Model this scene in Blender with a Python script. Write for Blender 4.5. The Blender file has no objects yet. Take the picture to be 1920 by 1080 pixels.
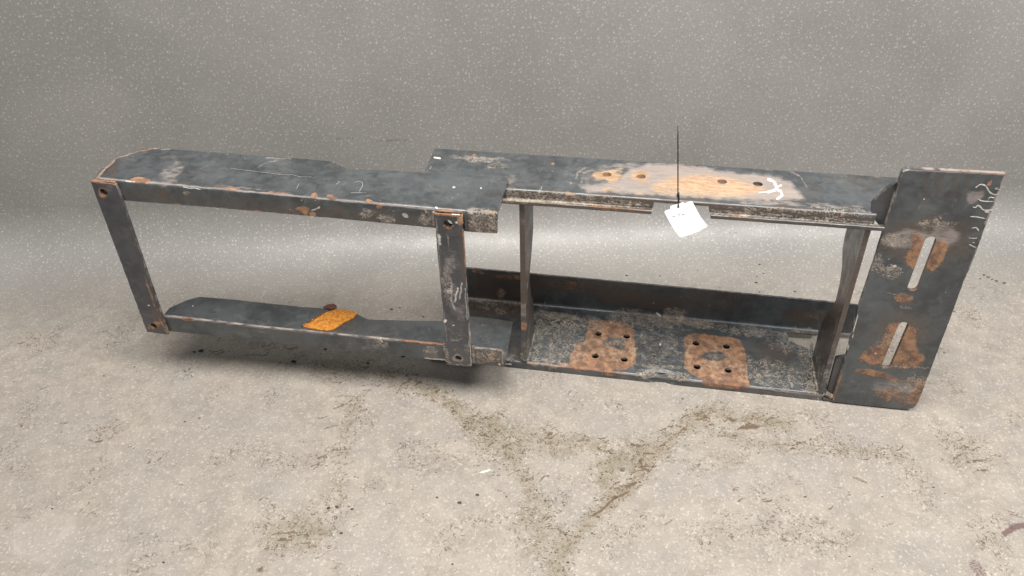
import bpy, math, random
import numpy as np
from mathutils import Vector, Matrix
from mathutils.geometry import delaunay_2d_cdt
random.seed(7)
PI = math.pi
R = math.radians
sc = bpy.context.scene
COL = sc.collection

# ------------------------------------------------------------------ camera
FPX = 1456.8                      # focal length for a 1920 px wide picture
CAM = np.array([0.9548, -1.0973, 1.0733])
PITCH, ROLL, YAW = R(-35.488), R(-1.3575), R(-11.168)
F_ = np.array([math.sin(YAW)*math.cos(PITCH), math.cos(YAW)*math.cos(PITCH), math.sin(PITCH)])
_r = np.array([math.cos(YAW), -math.sin(YAW), 0.0])
_u = np.cross(_r, F_)
R_ = _r*math.cos(ROLL) + _u*math.sin(ROLL)
U_ = -_r*math.sin(ROLL) + _u*math.cos(ROLL)
cam_d = bpy.data.cameras.new('camera')
cam_d.sensor_width = 36.0
cam_d.lens = 36.0*FPX/1920.0
cam_d.clip_start = 0.05
cam_d.clip_end = 50
cam = bpy.data.objects.new('camera', cam_d)
COL.objects.link(cam)
m = Matrix.Identity(4)
for i in range(3):
    m[i][0] = R_[i]; m[i][1] = U_[i]; m[i][2] = -F_[i]; m[i][3] = CAM[i]
cam.matrix_world = m
sc.camera = cam

# ------------------------------------------------------------------ world and lamps
w = bpy.data.worlds.new('World'); sc.world = w; w.use_nodes = True
bg = w.node_tree.nodes['Background']
bg.inputs[0].default_value = (0.80, 0.90, 1.0, 1); bg.inputs[1].default_value = 0.26

def area(name, loc, target, size, size_y, power, color):
    d = bpy.data.lights.new(name, 'AREA'); d.shape = 'RECTANGLE'
    d.size = size; d.size_y = size_y; d.energy = power; d.color = color
    o = bpy.data.objects.new(name, d); COL.objects.link(o)
    o.location = loc
    o.rotation_euler = (Vector(target)-Vector(loc)).to_track_quat('-Z', 'Y').to_euler()
    return o
area('ceiling_lamp', (0.70, -0.70, 2.9), (0.75, -0.05, 0.0), 1.7, 1.5, 140, (1.0, 0.955, 0.90))
area('ceiling_lamp', (2.6, -0.6, 2.6), (1.6, 0.5, 0.6), 1.4, 0.6, 84, (1.0, 0.98, 0.95))
sc.view_settings.view_transform = 'Standard'
sc.view_settings.look = 'None'
sc.view_settings.exposure = 0.0
sc.view_settings.gamma = 1.0

# ------------------------------------------------------------------ measuring helpers
TX, TY, TZ = 0.717, 0.0452, -0.0396       # the long left arm sits slightly skewed to the right hand channel
def proj(P):
    v = np.asarray(P, float) - CAM
    z = v@F_
    return 960 + FPX*(v@R_)/z, 540 - FPX*(v@U_)/z
def ray(px, py):
    return F_ + (px-960)/FPX*R_ - (py-540)/FPX*U_
def at(px, py, axis, c, left=False):
    """where the line of sight meets the plane axis = c of the right hand channel (or of the skewed left arm)"""
    d = ray(px, py)
    n = np.zeros(3); n['xyz'.index(axis)] = 1.0
    off = c
    if left and axis == 'y': n[0] -= TY; off = c - TY*TX
    if left and axis == 'z': n[0] -= TZ; off = c - TZ*TX
    s = (off - n@CAM)/(n@d)
    P = CAM + s*d
    if left:
        return np.array([P[0], P[1]-TY*(P[0]-TX), P[2]-TZ*(P[0]-TX)])
    return P
def skew(P):
    P = P.copy(); k = P[:, 0]-TX
    P[:, 1] += TY*k; P[:, 2] += TZ*k
    return P

def _h(ix, iy, iz, seed):
    n = (ix*374761393 + iy*668265263 + iz*2147483647 % 1000003 * 69069 + seed*974634777) & 0xffffffff
    n = ((n ^ (n >> 13))*1274126177) & 0xffffffff
    return ((n ^ (n >> 16)) & 0xffff)/65535.0
def vnoise(P, scale, seed=0):
    Q = np.asarray(P, float)*scale + 1000.0
    I = np.floor(Q).astype(np.int64); f = Q-I; f = f*f*(3-2*f)
    r = 0
    for a in (0, 1):
        for b in (0, 1):
            for c in (0, 1):
                wgt = (f[:, 0] if a else 1-f[:, 0])*(f[:, 1] if b else 1-f[:, 1])*(f[:, 2] if c else 1-f[:, 2])
                r = r + wgt*_h(I[:, 0]+a, I[:, 1]+b, I[:, 2]+c, seed)
    return r
def fbm(P, scale, seed=0, o=3):
    return sum(vnoise(P, scale*2**i, seed+i)*0.5**i for i in range(o))/sum(0.5**i for i in range(o))

# ------------------------------------------------------------------ marks: each is laid on the real surface of a part
# blob: (channel, px, py, rx, ry, angle, strength, softness); line: (channel, [(px, py)...], width, strength)
CH = dict(rust=0, mud=1, white=2, tan=3, brown=4, orange=5)
def marks(P, items):
    A = np.zeros((len(P), 6))
    if not items: return A
    x, y = proj(P)
    x = np.where((np.asarray(P)-CAM)@F_ > 0.2, x, -1e6)
    xb = x + (fbm(P, 38, 3)-0.5)*34; yb = y + (fbm(P, 38, 5)-0.5)*22
    x = x + (vnoise(P, 90, 3)-0.5)*3; y = y + (vnoise(P, 90, 5)-0.5)*2
    for it in items:
        if it[0] == 'poly':
            _, ch, poly, st, fe = it
            c = CH[ch]; jx = x+(xb-x)*0.12; jy = y+(yb-y)*0.12
            dd = seg_dist(poly, jx, jy); dd = np.where(inside(poly, jx, jy), dd, -dd)
            v = np.clip(0.5+dd/fe, 0, 1)*st
            A[:, c] = np.maximum(A[:, c], v); continue
        c = CH[it[0]]
        if len(it) > 5:
            _, cx, cy, rx, ry, an, st = it[:7]
            soft = it[7] if len(it) > 7 else 1.0
            ca, sa = math.cos(R(an)), math.sin(R(an))
            big = min(1.0, max(rx, ry)/22)
            dx = x+(xb-x)*big-cx; dy = y+(yb-y)*min(big, max(ry, 4)/14)-cy
            d = np.sqrt(((dx*ca+dy*sa)/rx)**2 + ((-dx*sa+dy*ca)/ry)**2)
            v = np.clip((1.35-d)/(0.7*soft), 0, 1)*st
        else:
            _, pts, wd, st = it
            d = np.full(len(P), 1e9)
            for (x0, y0), (x1, y1) in zip(pts[:-1], pts[1:]):
                ex, ey = x1-x0, y1-y0
                t = np.clip(((x-x0)*ex+(y-y0)*ey)/(ex*ex+ey*ey+1e-9), 0, 1)
                d = np.minimum(d, np.hypot(x-x0-t*ex, y-y0-t*ey))
            v = np.clip(1.25-d/wd, 0, 1)*st
        A[:, c] = np.maximum(A[:, c], v)
    return A

# ------------------------------------------------------------------ object bookkeeping
def put(name, verts, faces, mat, parent=None, smooth=False, attrs=None, uv=None):
    me = bpy.data.meshes.new(name)
    me.from_pydata([tuple(map(float, v)) for v in verts], [], [tuple(map(int, f)) for f in faces])
    me.validate(); me.update()
    if smooth:
        me.polygons.foreach_set('use_smooth', [True]*len(me.polygons))
    if attrs is not None:
        for nm, cols in (('wear', (0, 1, 2)), ('wear_more', (3, 4, 5))):
            a = me.color_attributes.new(nm, 'FLOAT_COLOR', 'POINT')
            buf = np.ones((len(verts), 4), np.float32); buf[:, :3] = attrs[:, cols]
            a.data.foreach_set('color', buf.ravel())
    if uv is not None:
        l = me.uv_layers.new(name='UVMap')
        idx = np.zeros(len(me.loops), np.int32); me.loops.foreach_get('vertex_index', idx)
        l.data.foreach_set('uv', np.asarray(uv, np.float32)[idx].ravel())
    me.materials.append(mat)
    o = bpy.data.objects.new(name, me); COL.objects.link(o)
    if parent: o.parent = parent
    return o
def empty(name, label, cat, loc=(0, 0, 0)):
    o = bpy.data.objects.new(name, None); COL.objects.link(o); o.location = loc
    o['label'] = label; o['category'] = cat
    o.empty_display_size = 0.05
    return o

def densify(poly, res):
    out = []
    for a, b in zip(poly, poly[1:]+poly[:1]):
        n = max(1, int(math.hypot(b[0]-a[0], b[1]-a[1])/res))
        for i in range(n):
            t = i/n; out.append((a[0]+(b[0]-a[0])*t, a[1]+(b[1]-a[1])*t))
    return out
def inside(poly, X, Y):
    r = np.zeros(len(X), bool); n = len(poly)
    for i in range(n):
        x0, y0 = poly[i]; x1, y1 = poly[(i+1) % n]
        if y0 == y1: continue
        c = ((y0 > Y) != (y1 > Y)) & (X < (x1-x0)*(Y-y0)/(y1-y0)+x0)
        r ^= c
    return r
def seg_dist(poly, X, Y):
    d = np.full(len(X), 1e9)
    P = np.array(poly); Q = np.roll(P, -1, 0)
    for (x0, y0), (x1, y1) in zip(P, Q):
        ex, ey = x1-x0, y1-y0
        t = np.clip(((X-x0)*ex+(Y-y0)*ey)/(ex*ex+ey*ey+1e-12), 0, 1)
        d = np.minimum(d, (X-x0-t*ex)**2+(Y-y0-t*ey)**2)
    return np.sqrt(d)

def sheet(name, outline, holes, fmap, th, res, items, mat, parent, vbreaks=(), edge=('tan', 0.45), bump=0.0004, dent=None, rough_edge=0.0004):
    """a plate of real thickness cut to an outline with holes in its flat pattern (u, v), then bent by fmap"""
    loops = [densify(outline, res*1.5)] + [list(h) for h in holes]
    lo = np.array(loops[0])
    if rough_edge:
        j = np.c_[lo, np.zeros(len(lo))]
        lo[:, 0] += (vnoise(j, 180, 11)-0.5)*2*rough_edge; lo[:, 1] += (vnoise(j, 180, 12)-0.5)*2*rough_edge
        loops[0] = [tuple(p) for p in lo]
    u0, v0 = lo.min(0); u1, v1 = lo.max(0)
    us = np.arange(u0+res/2, u1, res)
    vs = [v for v in np.arange(v0+res/2, v1, res) if not any(a-res*0.3 < v < b+res*0.3 for a, b in vbreaks)]
    for a, b in vbreaks: vs += list(np.linspace(a, b, 6))
    vs = [v for v in vs if v0 < v < v1]
    G = np.array([(u, v) for u in us for v in sorted(vs)])
    k = inside(loops[0], G[:, 0], G[:, 1])
    G = G[k]
    # keep grid points clear of the cut edges
    k = seg_dist(loops[0][::max(1, 1)], G[:, 0], G[:, 1]) > res*0.5
    for h in loops[1:]:
        hx = np.array(h); c = hx.mean(0); rr = np.hypot(*(hx-c).T).max()+res
        near = np.hypot(G[:, 0]-c[0], G[:, 1]-c[1]) < rr
        bad = np.zeros(len(G), bool)
        if near.any():
            g = G[near]
            bad[near] = inside(h, g[:, 0], g[:, 1]) | (seg_dist(h, g[:, 0], g[:, 1]) < res*0.4)
        k &= ~bad
    G = G[k]
    pts = [Vector(p) for lp in loops for p in lp]; cons = []; n = 0
    for lp in loops: cons.append(list(range(n, n+len(lp)))); n += len(lp)
    r = delaunay_2d_cdt(pts+[Vector(g) for g in G], [], cons, 1, 1e-7)
    V = np.array([tuple(v) for v in r[0]]); T = np.array([tuple(f) for f in r[2]])
    ctr = V[T].mean(1)
    keep = inside(loops[0], ctr[:, 0], ctr[:, 1])
    for h in loops[1:]: keep &= ~inside(h, ctr[:, 0], ctr[:, 1])
    T = T[keep]
    # orient
    a = V[T[:, 0]]; b = V[T[:, 1]]; c = V[T[:, 2]]
    s = np.cross(b-a, c-a) < 0
    T[s] = T[s][:, ::-1]
    P, N = fmap(V)
    # decide which way the pattern winds in space
    fn = np.cross(P[T[:, 1]]-P[T[:, 0]], P[T[:, 2]]-P[T[:, 0]])
    if (fn*N[T[:, 0]]).sum() < 0: T = T[:, ::-1]
    if dent is not None: P = P + N*dent(V, P)[:, None]
    B = P - N*th
    A1 = marks(P, items); A2 = marks(B, items)
    d1 = (fbm(P, 60, 21)-0.5)*bump
    lump = A1[:, 1]*fbm(P, 260, 8, 2)*0.0014 + A1[:, 0]*(fbm(P, 200, 9, 2)-0.5)*0.0006
    P = P + N*(d1+lump)[:, None]
    nV = len(V)
    verts = [P, B]; faces = [T, T[:, ::-1]+nV]; att = [A1, A2]; quads = []
    # rim from the directed boundary edges of the upper skin
    E = {}
    for t in T:
        for i in range(3):
            e = (t[i], t[(i+1) % 3])
            if (e[1], e[0]) in E: del E[(e[1], e[0])]
            else: E[e] = 1
    rim = sorted({i for e in E for i in e}); idx = {v: k for k, v in enumerate(rim)}
    o1 = 2*nV; o2 = o1+len(rim)
    Ae = A1[rim].copy()
    en = fbm(P[rim], 70, 31)
    Ae[:, CH[edge[0]]] = np.maximum(Ae[:, CH[edge[0]]], edge[1]*np.clip(en*2.6-0.6, 0, 1))
    verts += [P[rim], B[rim]]; att += [Ae, Ae]
    if holes:
        hr = np.zeros(len(rim), bool)
        for h in holes: hr |= seg_dist(h, V[rim][:, 0], V[rim][:, 1]) < 1e-4
        Ae[hr, 3] = 0; Ae[hr, 0] = 0.35; Ae[hr, 4] = 1.0  # hole walls: some rust, and shade painted in as dark brown
    for (x, y) in E: quads.append((o1+idx[y], o1+idx[x], o2+idx[x], o2+idx[y]))
    VV = np.concatenate(verts)
    FF = [tuple(f) for f in np.concatenate(faces)] + quads
    return put(name, VV, FF, mat, parent, True, np.concatenate(att))

def circle(c, r, n=20, ry=None):
    ry = ry or r
    return [(c[0]+r*math.cos(2*PI*i/n), c[1]+ry*math.sin(2*PI*i/n)) for i in range(n)]
def box(name, x, y, z, mat, parent, items=None, left=False, nx=1, jitter=0.0, edge=0.0):
    """a bar of rectangular section, cut into nx lengths so that its wear and waviness can vary"""
    bev = min(0.0012, (y[1]-y[0])*0.2, (z[1]-z[0])*0.2)
    sec = [(y[0]+bev, z[0]), (y[1]-bev, z[0]), (y[1], z[0]+bev), (y[1], z[1]-bev), (y[1]-bev, z[1]), (y[0]+bev, z[1]), (y[0], z[1]-bev), (y[0], z[0]+bev)]
    V = []; F = []
    for i in range(nx+1):
        X = x[0]+(x[1]-x[0])*i/nx
        for a, b in sec: V.append((X, a, b))
    for i in range(nx):
        for j in range(8):
            a = i*8+j; b = i*8+(j+1) % 8
            F.append((a, b, b+8, a+8))
    F.append(tuple(range(8))[::-1]); F.append(tuple(range(nx*8, nx*8+8)))
    V = np.array(V)
    if jitter: V[:, 1:] += (np.c_[fbm(V, 50, 1), fbm(V, 50, 2)]-0.5)*jitter
    if left: V = skew(V)
    A = marks(V, items or [])
    return put(name, V, F, mat, parent, False, A)

# ------------------------------------------------------------------ materials
class NT:
    def __init__(s, name):
        s.m = bpy.data.materials.new(name); s.m.use_nodes = True
        s.t = s.m.node_tree; s.b = s.t.nodes['Principled BSDF']
    def n(s, ty, **kw):
        o = s.t.nodes.new(ty)
        for k, v in kw.items(): setattr(o, k, v)
        return o
    def l(s, a, b): s.t.links.new(a, b)
    def put(s, sock, v):
        if isinstance(v, (int, float)): sock.default_value = v
        elif isinstance(v, tuple): sock.default_value = v if len(v) == len(sock.default_value) else tuple(v)+(1,)
        else: s.l(v, sock)
    def math(s, op, a, b=0.0, clamp=False):
        o = s.n('ShaderNodeMath', operation=op, use_clamp=clamp); s.put(o.inputs[0], a); s.put(o.inputs[1], b); return o.outputs[0]
    def mix(s, f, a, b, mode='MIX'):
        o = s.n('ShaderNodeMix', data_type='RGBA', blend_type=mode); s.put(o.inputs[0], f); s.put(o.inputs[6], a); s.put(o.inputs[7], b); return o.outputs[2]
    def noise(s, vec, sc_, det=3, rough=0.55, dist=0.0):
        o = s.n('ShaderNodeTexNoise'); s.l(vec, o.inputs['Vector']); o.inputs['Scale'].default_value = sc_
        o.inputs['Detail'].default_value = det; o.inputs['Roughness'].default_value = rough; o.inputs['Distortion'].default_value = dist
        return o.outputs[0]
    def ramp(s, v, a, b, lo=0.0, hi=1.0, smooth=True):
        o = s.n('ShaderNodeMapRange'); o.interpolation_type = 'SMOOTHSTEP' if smooth else 'LINEAR'
        s.put(o.inputs[0], v); o.inputs[1].default_value = a; o.inputs[2].default_value = b; o.inputs[3].default_value = lo; o.inputs[4].default_value = hi
        return o.outputs[0]
    def coords(s, kind='Object'):
        return s.n('ShaderNodeTexCoord').outputs[kind]
    def stretch(s, vec, k):
        o = s.n('ShaderNodeVectorMath', operation='MULTIPLY'); s.l(vec, o.inputs[0]); o.inputs[1].default_value = k; return o.outputs[0]

def steel(name, base=(0.056, 0.065, 0.070), base2=(0.020, 0.024, 0.028), rough=0.36, dust=0.75, grime=0.35):
    k = NT(name); v = k.coords()
    sep = k.n('ShaderNodeSeparateColor'); a1 = k.n('ShaderNodeAttribute', attribute_name='wear'); k.l(a1.outputs['Color'], sep.inputs[0])
    sep2 = k.n('ShaderNodeSeparateColor'); a2 = k.n('ShaderNodeAttribute', attribute_name='wear_more'); k.l(a2.outputs['Color'], sep2.inputs[0])
    rust, mud, white = sep.outputs; tan, brown, orange = sep2.outputs
    big = k.noise(v, 9, 4, 0.6, 0.4); mid = k.noise(v, 60, 5, 0.65); fine = k.noise(v, 330, 4, 0.7); grit = k.noise(v, 750, 2, 0.6)
    worm = k.noise(v, 85, 3, 0.6, 2.0); low = k.noise(v, 45, 3, 0.6, 0.6)
    def cut(att, noise, amt, lo, hi):
        return k.ramp(k.math('ADD', att, k.math('MULTIPLY', k.math('SUBTRACT', noise, 0.5), amt)), lo, hi)
    col = k.mix(k.ramp(k.mix(0.4, big, low), 0.38, 0.62), base, base2)
    # rubbed, greyer areas and a film of dust
    col = k.mix(k.math('MULTIPLY', k.ramp(k.noise(v, 22, 5, 0.7, 0.8), 0.5, 0.78), dust*0.5), col, (0.17, 0.165, 0.155))
    col = k.mix(k.math('MULTIPLY', k.ramp(k.noise(v, 5, 3, 0.6, 1.0), 0.52, 0.75), grime), col, (0.06, 0.045, 0.032))
    # small chips and specks everywhere
    vor = k.n('ShaderNodeTexVoronoi'); vor.inputs['Scale'].default_value = 70; k.l(v, vor.inputs['Vector'])
    sp = k.math('MULTIPLY', k.ramp(vor.outputs['Distance'], 0.10, 0.05), k.ramp(k.noise(v, 14, 2), 0.56, 0.66))
    col = k.mix(k.math('MULTIPLY', sp, 0.8), col, (0.42, 0.38, 0.33))
    # fine drawn scratches
    st = k.noise(k.stretch(v, (14, 330, 330)), 1.0, 2, 0.5)
    col = k.mix(k.math('MULTIPLY', k.ramp(st, 0.70, 0.80), 0.25*dust), col, (0.3, 0.3, 0.3))
    mb = k.math('MULTIPLY', k.ramp(k.math('ADD', brown, k.math('MULTIPLY', k.math('SUBTRACT', mid, 0.5), 0.8)), 0.1, 0.8), 0.85)
    col = k.mix(mb, col, k.mix(fine, (0.040, 0.028, 0.022), (0.095, 0.062, 0.043)))
    mt = cut(tan, k.mix(0.5, k.noise(k.stretch(v, (26, 110, 110)), 1.0, 4, 0.65, 1.5), mid), 1.3, 0.22, 0.72)
    tcol = k.mix(k.ramp(k.noise(k.stretch(v, (18, 90, 90)), 1.0, 4, 0.65, 1.2), 0.35, 0.65), (0.18, 0.163, 0.162), (0.30, 0.255, 0.22))
    col = k.mix(k.math('MULTIPLY', mt, 0.9), col, k.mix(k.ramp(fine, 0.3, 0.7), tcol, (0.24, 0.19, 0.165)))
    mr = cut(rust, k.mix(0.35, k.mix(0.5, low, mid), fine), 1.7, 0.28, 0.66)
    rc = k.mix(k.ramp(k.mix(0.5, low, mid), 0.38, 0.62), (0.105, 0.050, 0.030), (0.31, 0.155, 0.075))
    rc = k.mix(k.math('MULTIPLY', k.ramp(fine, 0.5, 0.72), 0.45), rc, (0.38, 0.26, 0.165))
    rc = k.mix(k.math('MULTIPLY', k.ramp(grit, 0.6, 0.75), 0.6), rc, (0.07, 0.03, 0.02))
    col = k.mix(k.math('MULTIPLY', mr, 0.92), col, rc)
    mo = cut(orange, k.mix(0.5, mid, fine), 1.1, 0.22, 0.70)
    oc = k.mix(k.ramp(k.noise(k.stretch(v, (28, 120, 120)), 1.0, 5, 0.7, 1.8), 0.35, 0.65), (0.27, 0.145, 0.07), (0.43, 0.31, 0.19))
    oc = k.mix(k.math('MULTIPLY', k.ramp(fine, 0.5, 0.7), 0.4), oc, (0.22, 0.10, 0.045))
    col = k.mix(k.math('MULTIPLY', mo, 0.85), col, oc)
    rdg = k.math('ABSOLUTE', k.math('SUBTRACT', k.noise(v, 62, 2, 0.5, 2.6), 0.5))
    strands = k.math('MULTIPLY', k.ramp(rdg, 0.075, 0.030), k.ramp(k.math('ADD', mud, k.math('MULTIPLY', k.math('SUBTRACT', mid, 0.5), 0.9)), 0.12, 0.42))
    mm = k.math('MAXIMUM', cut(mud, k.mix(0.10, worm, fine), 2.0, 0.62, 0.86), k.math('MULTIPLY', strands, 0.72))
    mm = k.math('MULTIPLY', mm, k.ramp(mid, 0.3, 0.55, 0.45, 0.95))
    mc = k.mix(k.ramp(k.mix(0.5, fine, mid), 0.38, 0.62), (0.16, 0.132, 0.105), (0.38, 0.32, 0.255))
    col = k.mix(mm, col, mc)
    mw = cut(white, fine, 0.6, 0.42, 0.92)
    col = k.mix(mw, col, (0.64, 0.60, 0.55))
    k.l(col, k.b.inputs['Base Color'])
    dirty = k.math('MAXIMUM', k.math('MAXIMUM', mr, mm), k.math('MAXIMUM', mo, k.math('MULTIPLY', mt, 0.7)))
    rg = k.math('ADD', k.ramp(k.noise(v, 30, 4, 0.7), 0.3, 0.7, rough-0.09, rough+0.12), k.math('MULTIPLY', dirty, 0.9), True)
    k.l(k.math('MINIMUM', rg, 0.95), k.b.inputs['Roughness'])
    k.b.inputs['Specular IOR Level'].default_value = 0.9
    k.b.inputs['Coat Weight'].default_value = 0.0
    k.l(k.math('MULTIPLY', k.math('SUBTRACT', 1.0, dirty, True), 0.22), k.b.inputs['Coat Weight']); k.b.inputs['Coat Roughness'].default_value = 0.42
    h = k.math('ADD', k.math('MULTIPLY', k.math('MAXIMUM', mr, mm), k.math('ADD', fine, k.math('MULTIPLY', grit, 0.6))), k.math('MULTIPLY', mid, 0.25))
    bp = k.n('ShaderNodeBump'); bp.inputs['Strength'].default_value = 0.55; bp.inputs['Distance'].default_value = 0.0016
    k.l(h, bp.inputs['Height']); k.l(bp.outputs[0], k.b.inputs['Normal'])
    return k.m
M_STEEL = steel('painted_steel')
M_DARK = steel('dark_painted_steel', (0.044, 0.046, 0.055), (0.020, 0.021, 0.027), 0.36, 0.6, 0.4)
M_BROWN = steel('grimy_steel', (0.060, 0.052, 0.046), (0.034, 0.030, 0.028), 0.45, 0.7, 0.6)

def plain(name, col, rough=0.6, noise_sc=0, col2=None, bump=0.0, metal=0.0):
    k = NT(name); k.b.inputs['Roughness'].default_value = rough; k.b.inputs['Metallic'].default_value = metal
    v = k.coords()
    n1 = k.noise(v, noise_sc or 200, 4, 0.65)
    k.l(k.mix(k.ramp(n1, 0.35, 0.65), col, col2 or tuple(c*0.9 for c in col)), k.b.inputs['Base Color'])
    if bump:
        bp = k.n('ShaderNodeBump'); bp.inputs['Strength'].default_value = 0.8; bp.inputs['Distance'].default_value = bump
        k.l(n1, bp.inputs['Height']); k.l(bp.outputs[0], k.b.inputs['Normal'])
    return k.m
M_ORANGE = plain('orange_rust_scale', (0.66, 0.28, 0.035), 0.85, 150, (0.40, 0.14, 0.02), 0.003)
M_CRUST = plain('brown_rust_crust', (0.20, 0.085, 0.045), 0.9, 300, (0.07, 0.028, 0.02), 0.002)
M_WHITE = plain('white_paint_mark', (0.52, 0.49, 0.47), 0.6, 160, (0.28, 0.27, 0.265))
M_PALE = plain('pale_pen_mark', (0.40, 0.38, 0.37), 0.6, 160, (0.20, 0.20, 0.21))
M_CARD = plain('white_card', (0.70, 0.70, 0.69), 0.5, 40, (0.64, 0.64, 0.63))
M_PLASTIC = plain('black_plastic', (0.012, 0.012, 0.014), 0.4)
M_CRUMB = plain('dark_dirt', (0.045, 0.036, 0.028), 0.9, 400, (0.09, 0.07, 0.05), 0.001)
M_CHIP = plain('cream_chip', (0.75, 0.70, 0.58), 0.6, 300, (0.62, 0.57, 0.46))

def vinyl():
    k = NT('speckled_vinyl'); uv = k.n('ShaderNodeUVMap'); uv.uv_map = 'UVMap'; v = uv.outputs[0]
    sep = k.n('ShaderNodeSeparateColor'); a1 = k.n('ShaderNodeAttribute', attribute_name='wear'); k.l(a1.outputs['Color'], sep.inputs[0])
    sep2 = k.n('ShaderNodeSeparateColor'); a2 = k.n('ShaderNodeAttribute', attribute_name='wear_more'); k.l(a2.outputs['Color'], sep2.inputs[0])
    stain, dark, pale = sep.outputs; soil, red, greenish = sep2.outputs
    big = k.noise(v, 2.6, 4, 0.6, 0.4); mid = k.noise(v, 26, 5, 0.65, 0.6); fine = k.noise(v, 260, 4, 0.7); mott = k.noise(v, 120, 3, 0.6)
    col = k.mix(k.ramp(big, 0.3, 0.7), (0.258, 0.250, 0.237), (0.208, 0.203, 0.193))
    col = k.mix(k.math('MULTIPLY', k.ramp(fine, 0.25, 0.75), 0.45), col, (0.17, 0.16, 0.148))
    col = k.mix(k.math('MULTIPLY', k.ramp(mott, 0.5, 0.75), 0.25), col, (0.34, 0.32, 0.30))
    def flecks(scale, seed, a, b, keep, cc, amt):
        off = k.n('ShaderNodeVectorMath', operation='ADD'); k.l(v, off.inputs[0]); off.inputs[1].default_value = (seed, seed*1.7, 0)
        wob = k.n('ShaderNodeTexNoise'); wob.inputs['Scale'].default_value = 190; k.l(off.outputs[0], wob.inputs['Vector'])
        wv = k.n('ShaderNodeVectorMath', operation='MULTIPLY_ADD'); k.l(wob.outputs['Color'], wv.inputs[0]); wv.inputs[1].default_value = (0.0022, 0.0022, 0); k.l(off.outputs[0], wv.inputs[2])
        vo = k.n('ShaderNodeTexVoronoi', voronoi_dimensions='2D'); vo.inputs['Scale'].default_value = scale; k.l(wv.outputs[0], vo.inputs['Vector'])
        s1 = k.n('ShaderNodeVectorMath', operation='MULTIPLY'); k.l(wv.outputs[0], s1.inputs[0]); s1.inputs[1].default_value = (1, 1, 0)
        d = k.n('ShaderNodeVectorMath', operation='SUBTRACT'); k.l(s1.outputs[0], d.inputs[0]); k.l(vo.outputs['Position'], d.inputs[1])
        cs = k.n('ShaderNodeSeparateColor'); k.l(vo.outputs['Color'], cs.inputs[0])
        ro = k.n('ShaderNodeVectorRotate', rotation_type='Z_AXIS'); k.l(d.outputs[0], ro.inputs['Vector']); k.l(k.math('MULTIPLY', cs.outputs[0], 6.28), ro.inputs['Angle'])
        el = k.n('ShaderNodeVectorMath', operation='MULTIPLY'); k.l(ro.outputs[0], el.inputs[0]); el.inputs[1].default_value = (1/a, 1/b, 0)
        ln = k.n('ShaderNodeVectorMath', operation='LENGTH'); k.l(el.outputs[0], ln.inputs[0])
        size = k.math('ADD', 0.35, k.math('MULTIPLY', cs.outputs[1], 0.85))
        mk = k.ramp(k.math('DIVIDE', ln.outputs['Value'], size), 1.15, 0.75)
        mk = k.math('MULTIPLY', mk, k.math('GREATER_THAN', cs.outputs[2], 1-keep))
        return k.math('MULTIPLY', mk, k.math('MULTIPLY', amt, k.math('ADD', 0.45, k.math('MULTIPLY', cs.outputs[0], 0.55))))
    f1 = flecks(108, 3.1, 0.0028, 0.0014, 0.62, None, 0.36)
    f2 = flecks(130, 9.7, 0.0020, 0.0012, 0.6, None, 0.30)
    f3 = flecks(120, 15.3, 0.0015, 0.0010, 0.30, None, 0.4)
    # trodden soil: a pinkish film, and dirt lying in thin curls
    film = k.math('MULTIPLY', soil, k.ramp(k.noise(v, 7, 4, 0.6), 0.2, 0.7, 0.45, 0.85))
    col = k.mix(film, col, k.mix(k.ramp(mid, 0.3, 0.7), (0.345, 0.300, 0.252), (0.245, 0.212, 0.178)))
    col = k.mix(f2, col, (0.46, 0.44, 0.40))
    col = k.mix(k.math('MULTIPLY', f1, k.ramp(soil, 0.0, 1.0, 1.0, 0.85)), col, (0.62, 0.60, 0.55))
    col = k.mix(f3, col, (0.085, 0.08, 0.072))
    wr = k.noise(v, 62, 3, 0.6, 2.0); wb = k.noise(v, 130, 3, 0.6, 1.0)
    ridge = k.math('ABSOLUTE', k.math('SUBTRACT', wr, 0.5))
    curls = k.math('MULTIPLY', k.ramp(ridge, 0.050, 0.018), k.ramp(wb, 0.47, 0.56))
    c0 = k.math('MULTIPLY', curls, k.ramp(k.math('ADD', stain, k.math('MULTIPLY', soil, k.ramp(k.noise(v, 11, 3), 0.46, 0.70, 0, 0.7))), 0.05, 0.6))
    st = k.ramp(k.math('ADD', stain, k.math('MULTIPLY', k.math('SUBTRACT', k.mix(0.5, mid, mott), 0.5), 2.0)), 0.28, 0.85)
    col = k.mix(k.math('MULTIPLY', st, 0.62), col, k.mix(k.ramp(mott, 0.35, 0.65), (0.135, 0.110, 0.066), (0.225, 0.190, 0.128)))
    col = k.mix(k.math('MULTIPLY', c0, 0.9), col, (0.080, 0.055, 0.032))
    # pores and grit of the trodden part
    pores = k.math('MULTIPLY', k.ramp(k.noise(v, 150, 4, 0.75, 0.5), 0.56, 0.70), k.ramp(soil, 0.0, 0.9))
    col = k.mix(k.math('MULTIPLY', pores, 0.45), col, (0.16, 0.13, 0.105))
    lite = k.math('MULTIPLY', k.ramp(k.noise(v, 115, 4, 0.7, 0.9), 0.56, 0.68), k.ramp(soil, 0.0, 0.9))
    col = k.mix(k.math('MULTIPLY', lite, 0.30), col, (0.60, 0.55, 0.49))
    dk = k.ramp(k.math('ADD', dark, k.math('MULTIPLY', k.math('SUBTRACT', fine, 0.5), 1.3)), 0.38, 0.62)
    col = k.mix(k.math('MULTIPLY', dk, 0.85), col, (0.095, 0.058, 0.032))
    col = k.mix(k.math('MULTIPLY', k.ramp(k.math('ADD', red, k.math('MULTIPLY', k.math('SUBTRACT', fine, 0.5), 1.2)), 0.4, 0.65), 0.8), col, (0.10, 0.055, 0.055))
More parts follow.
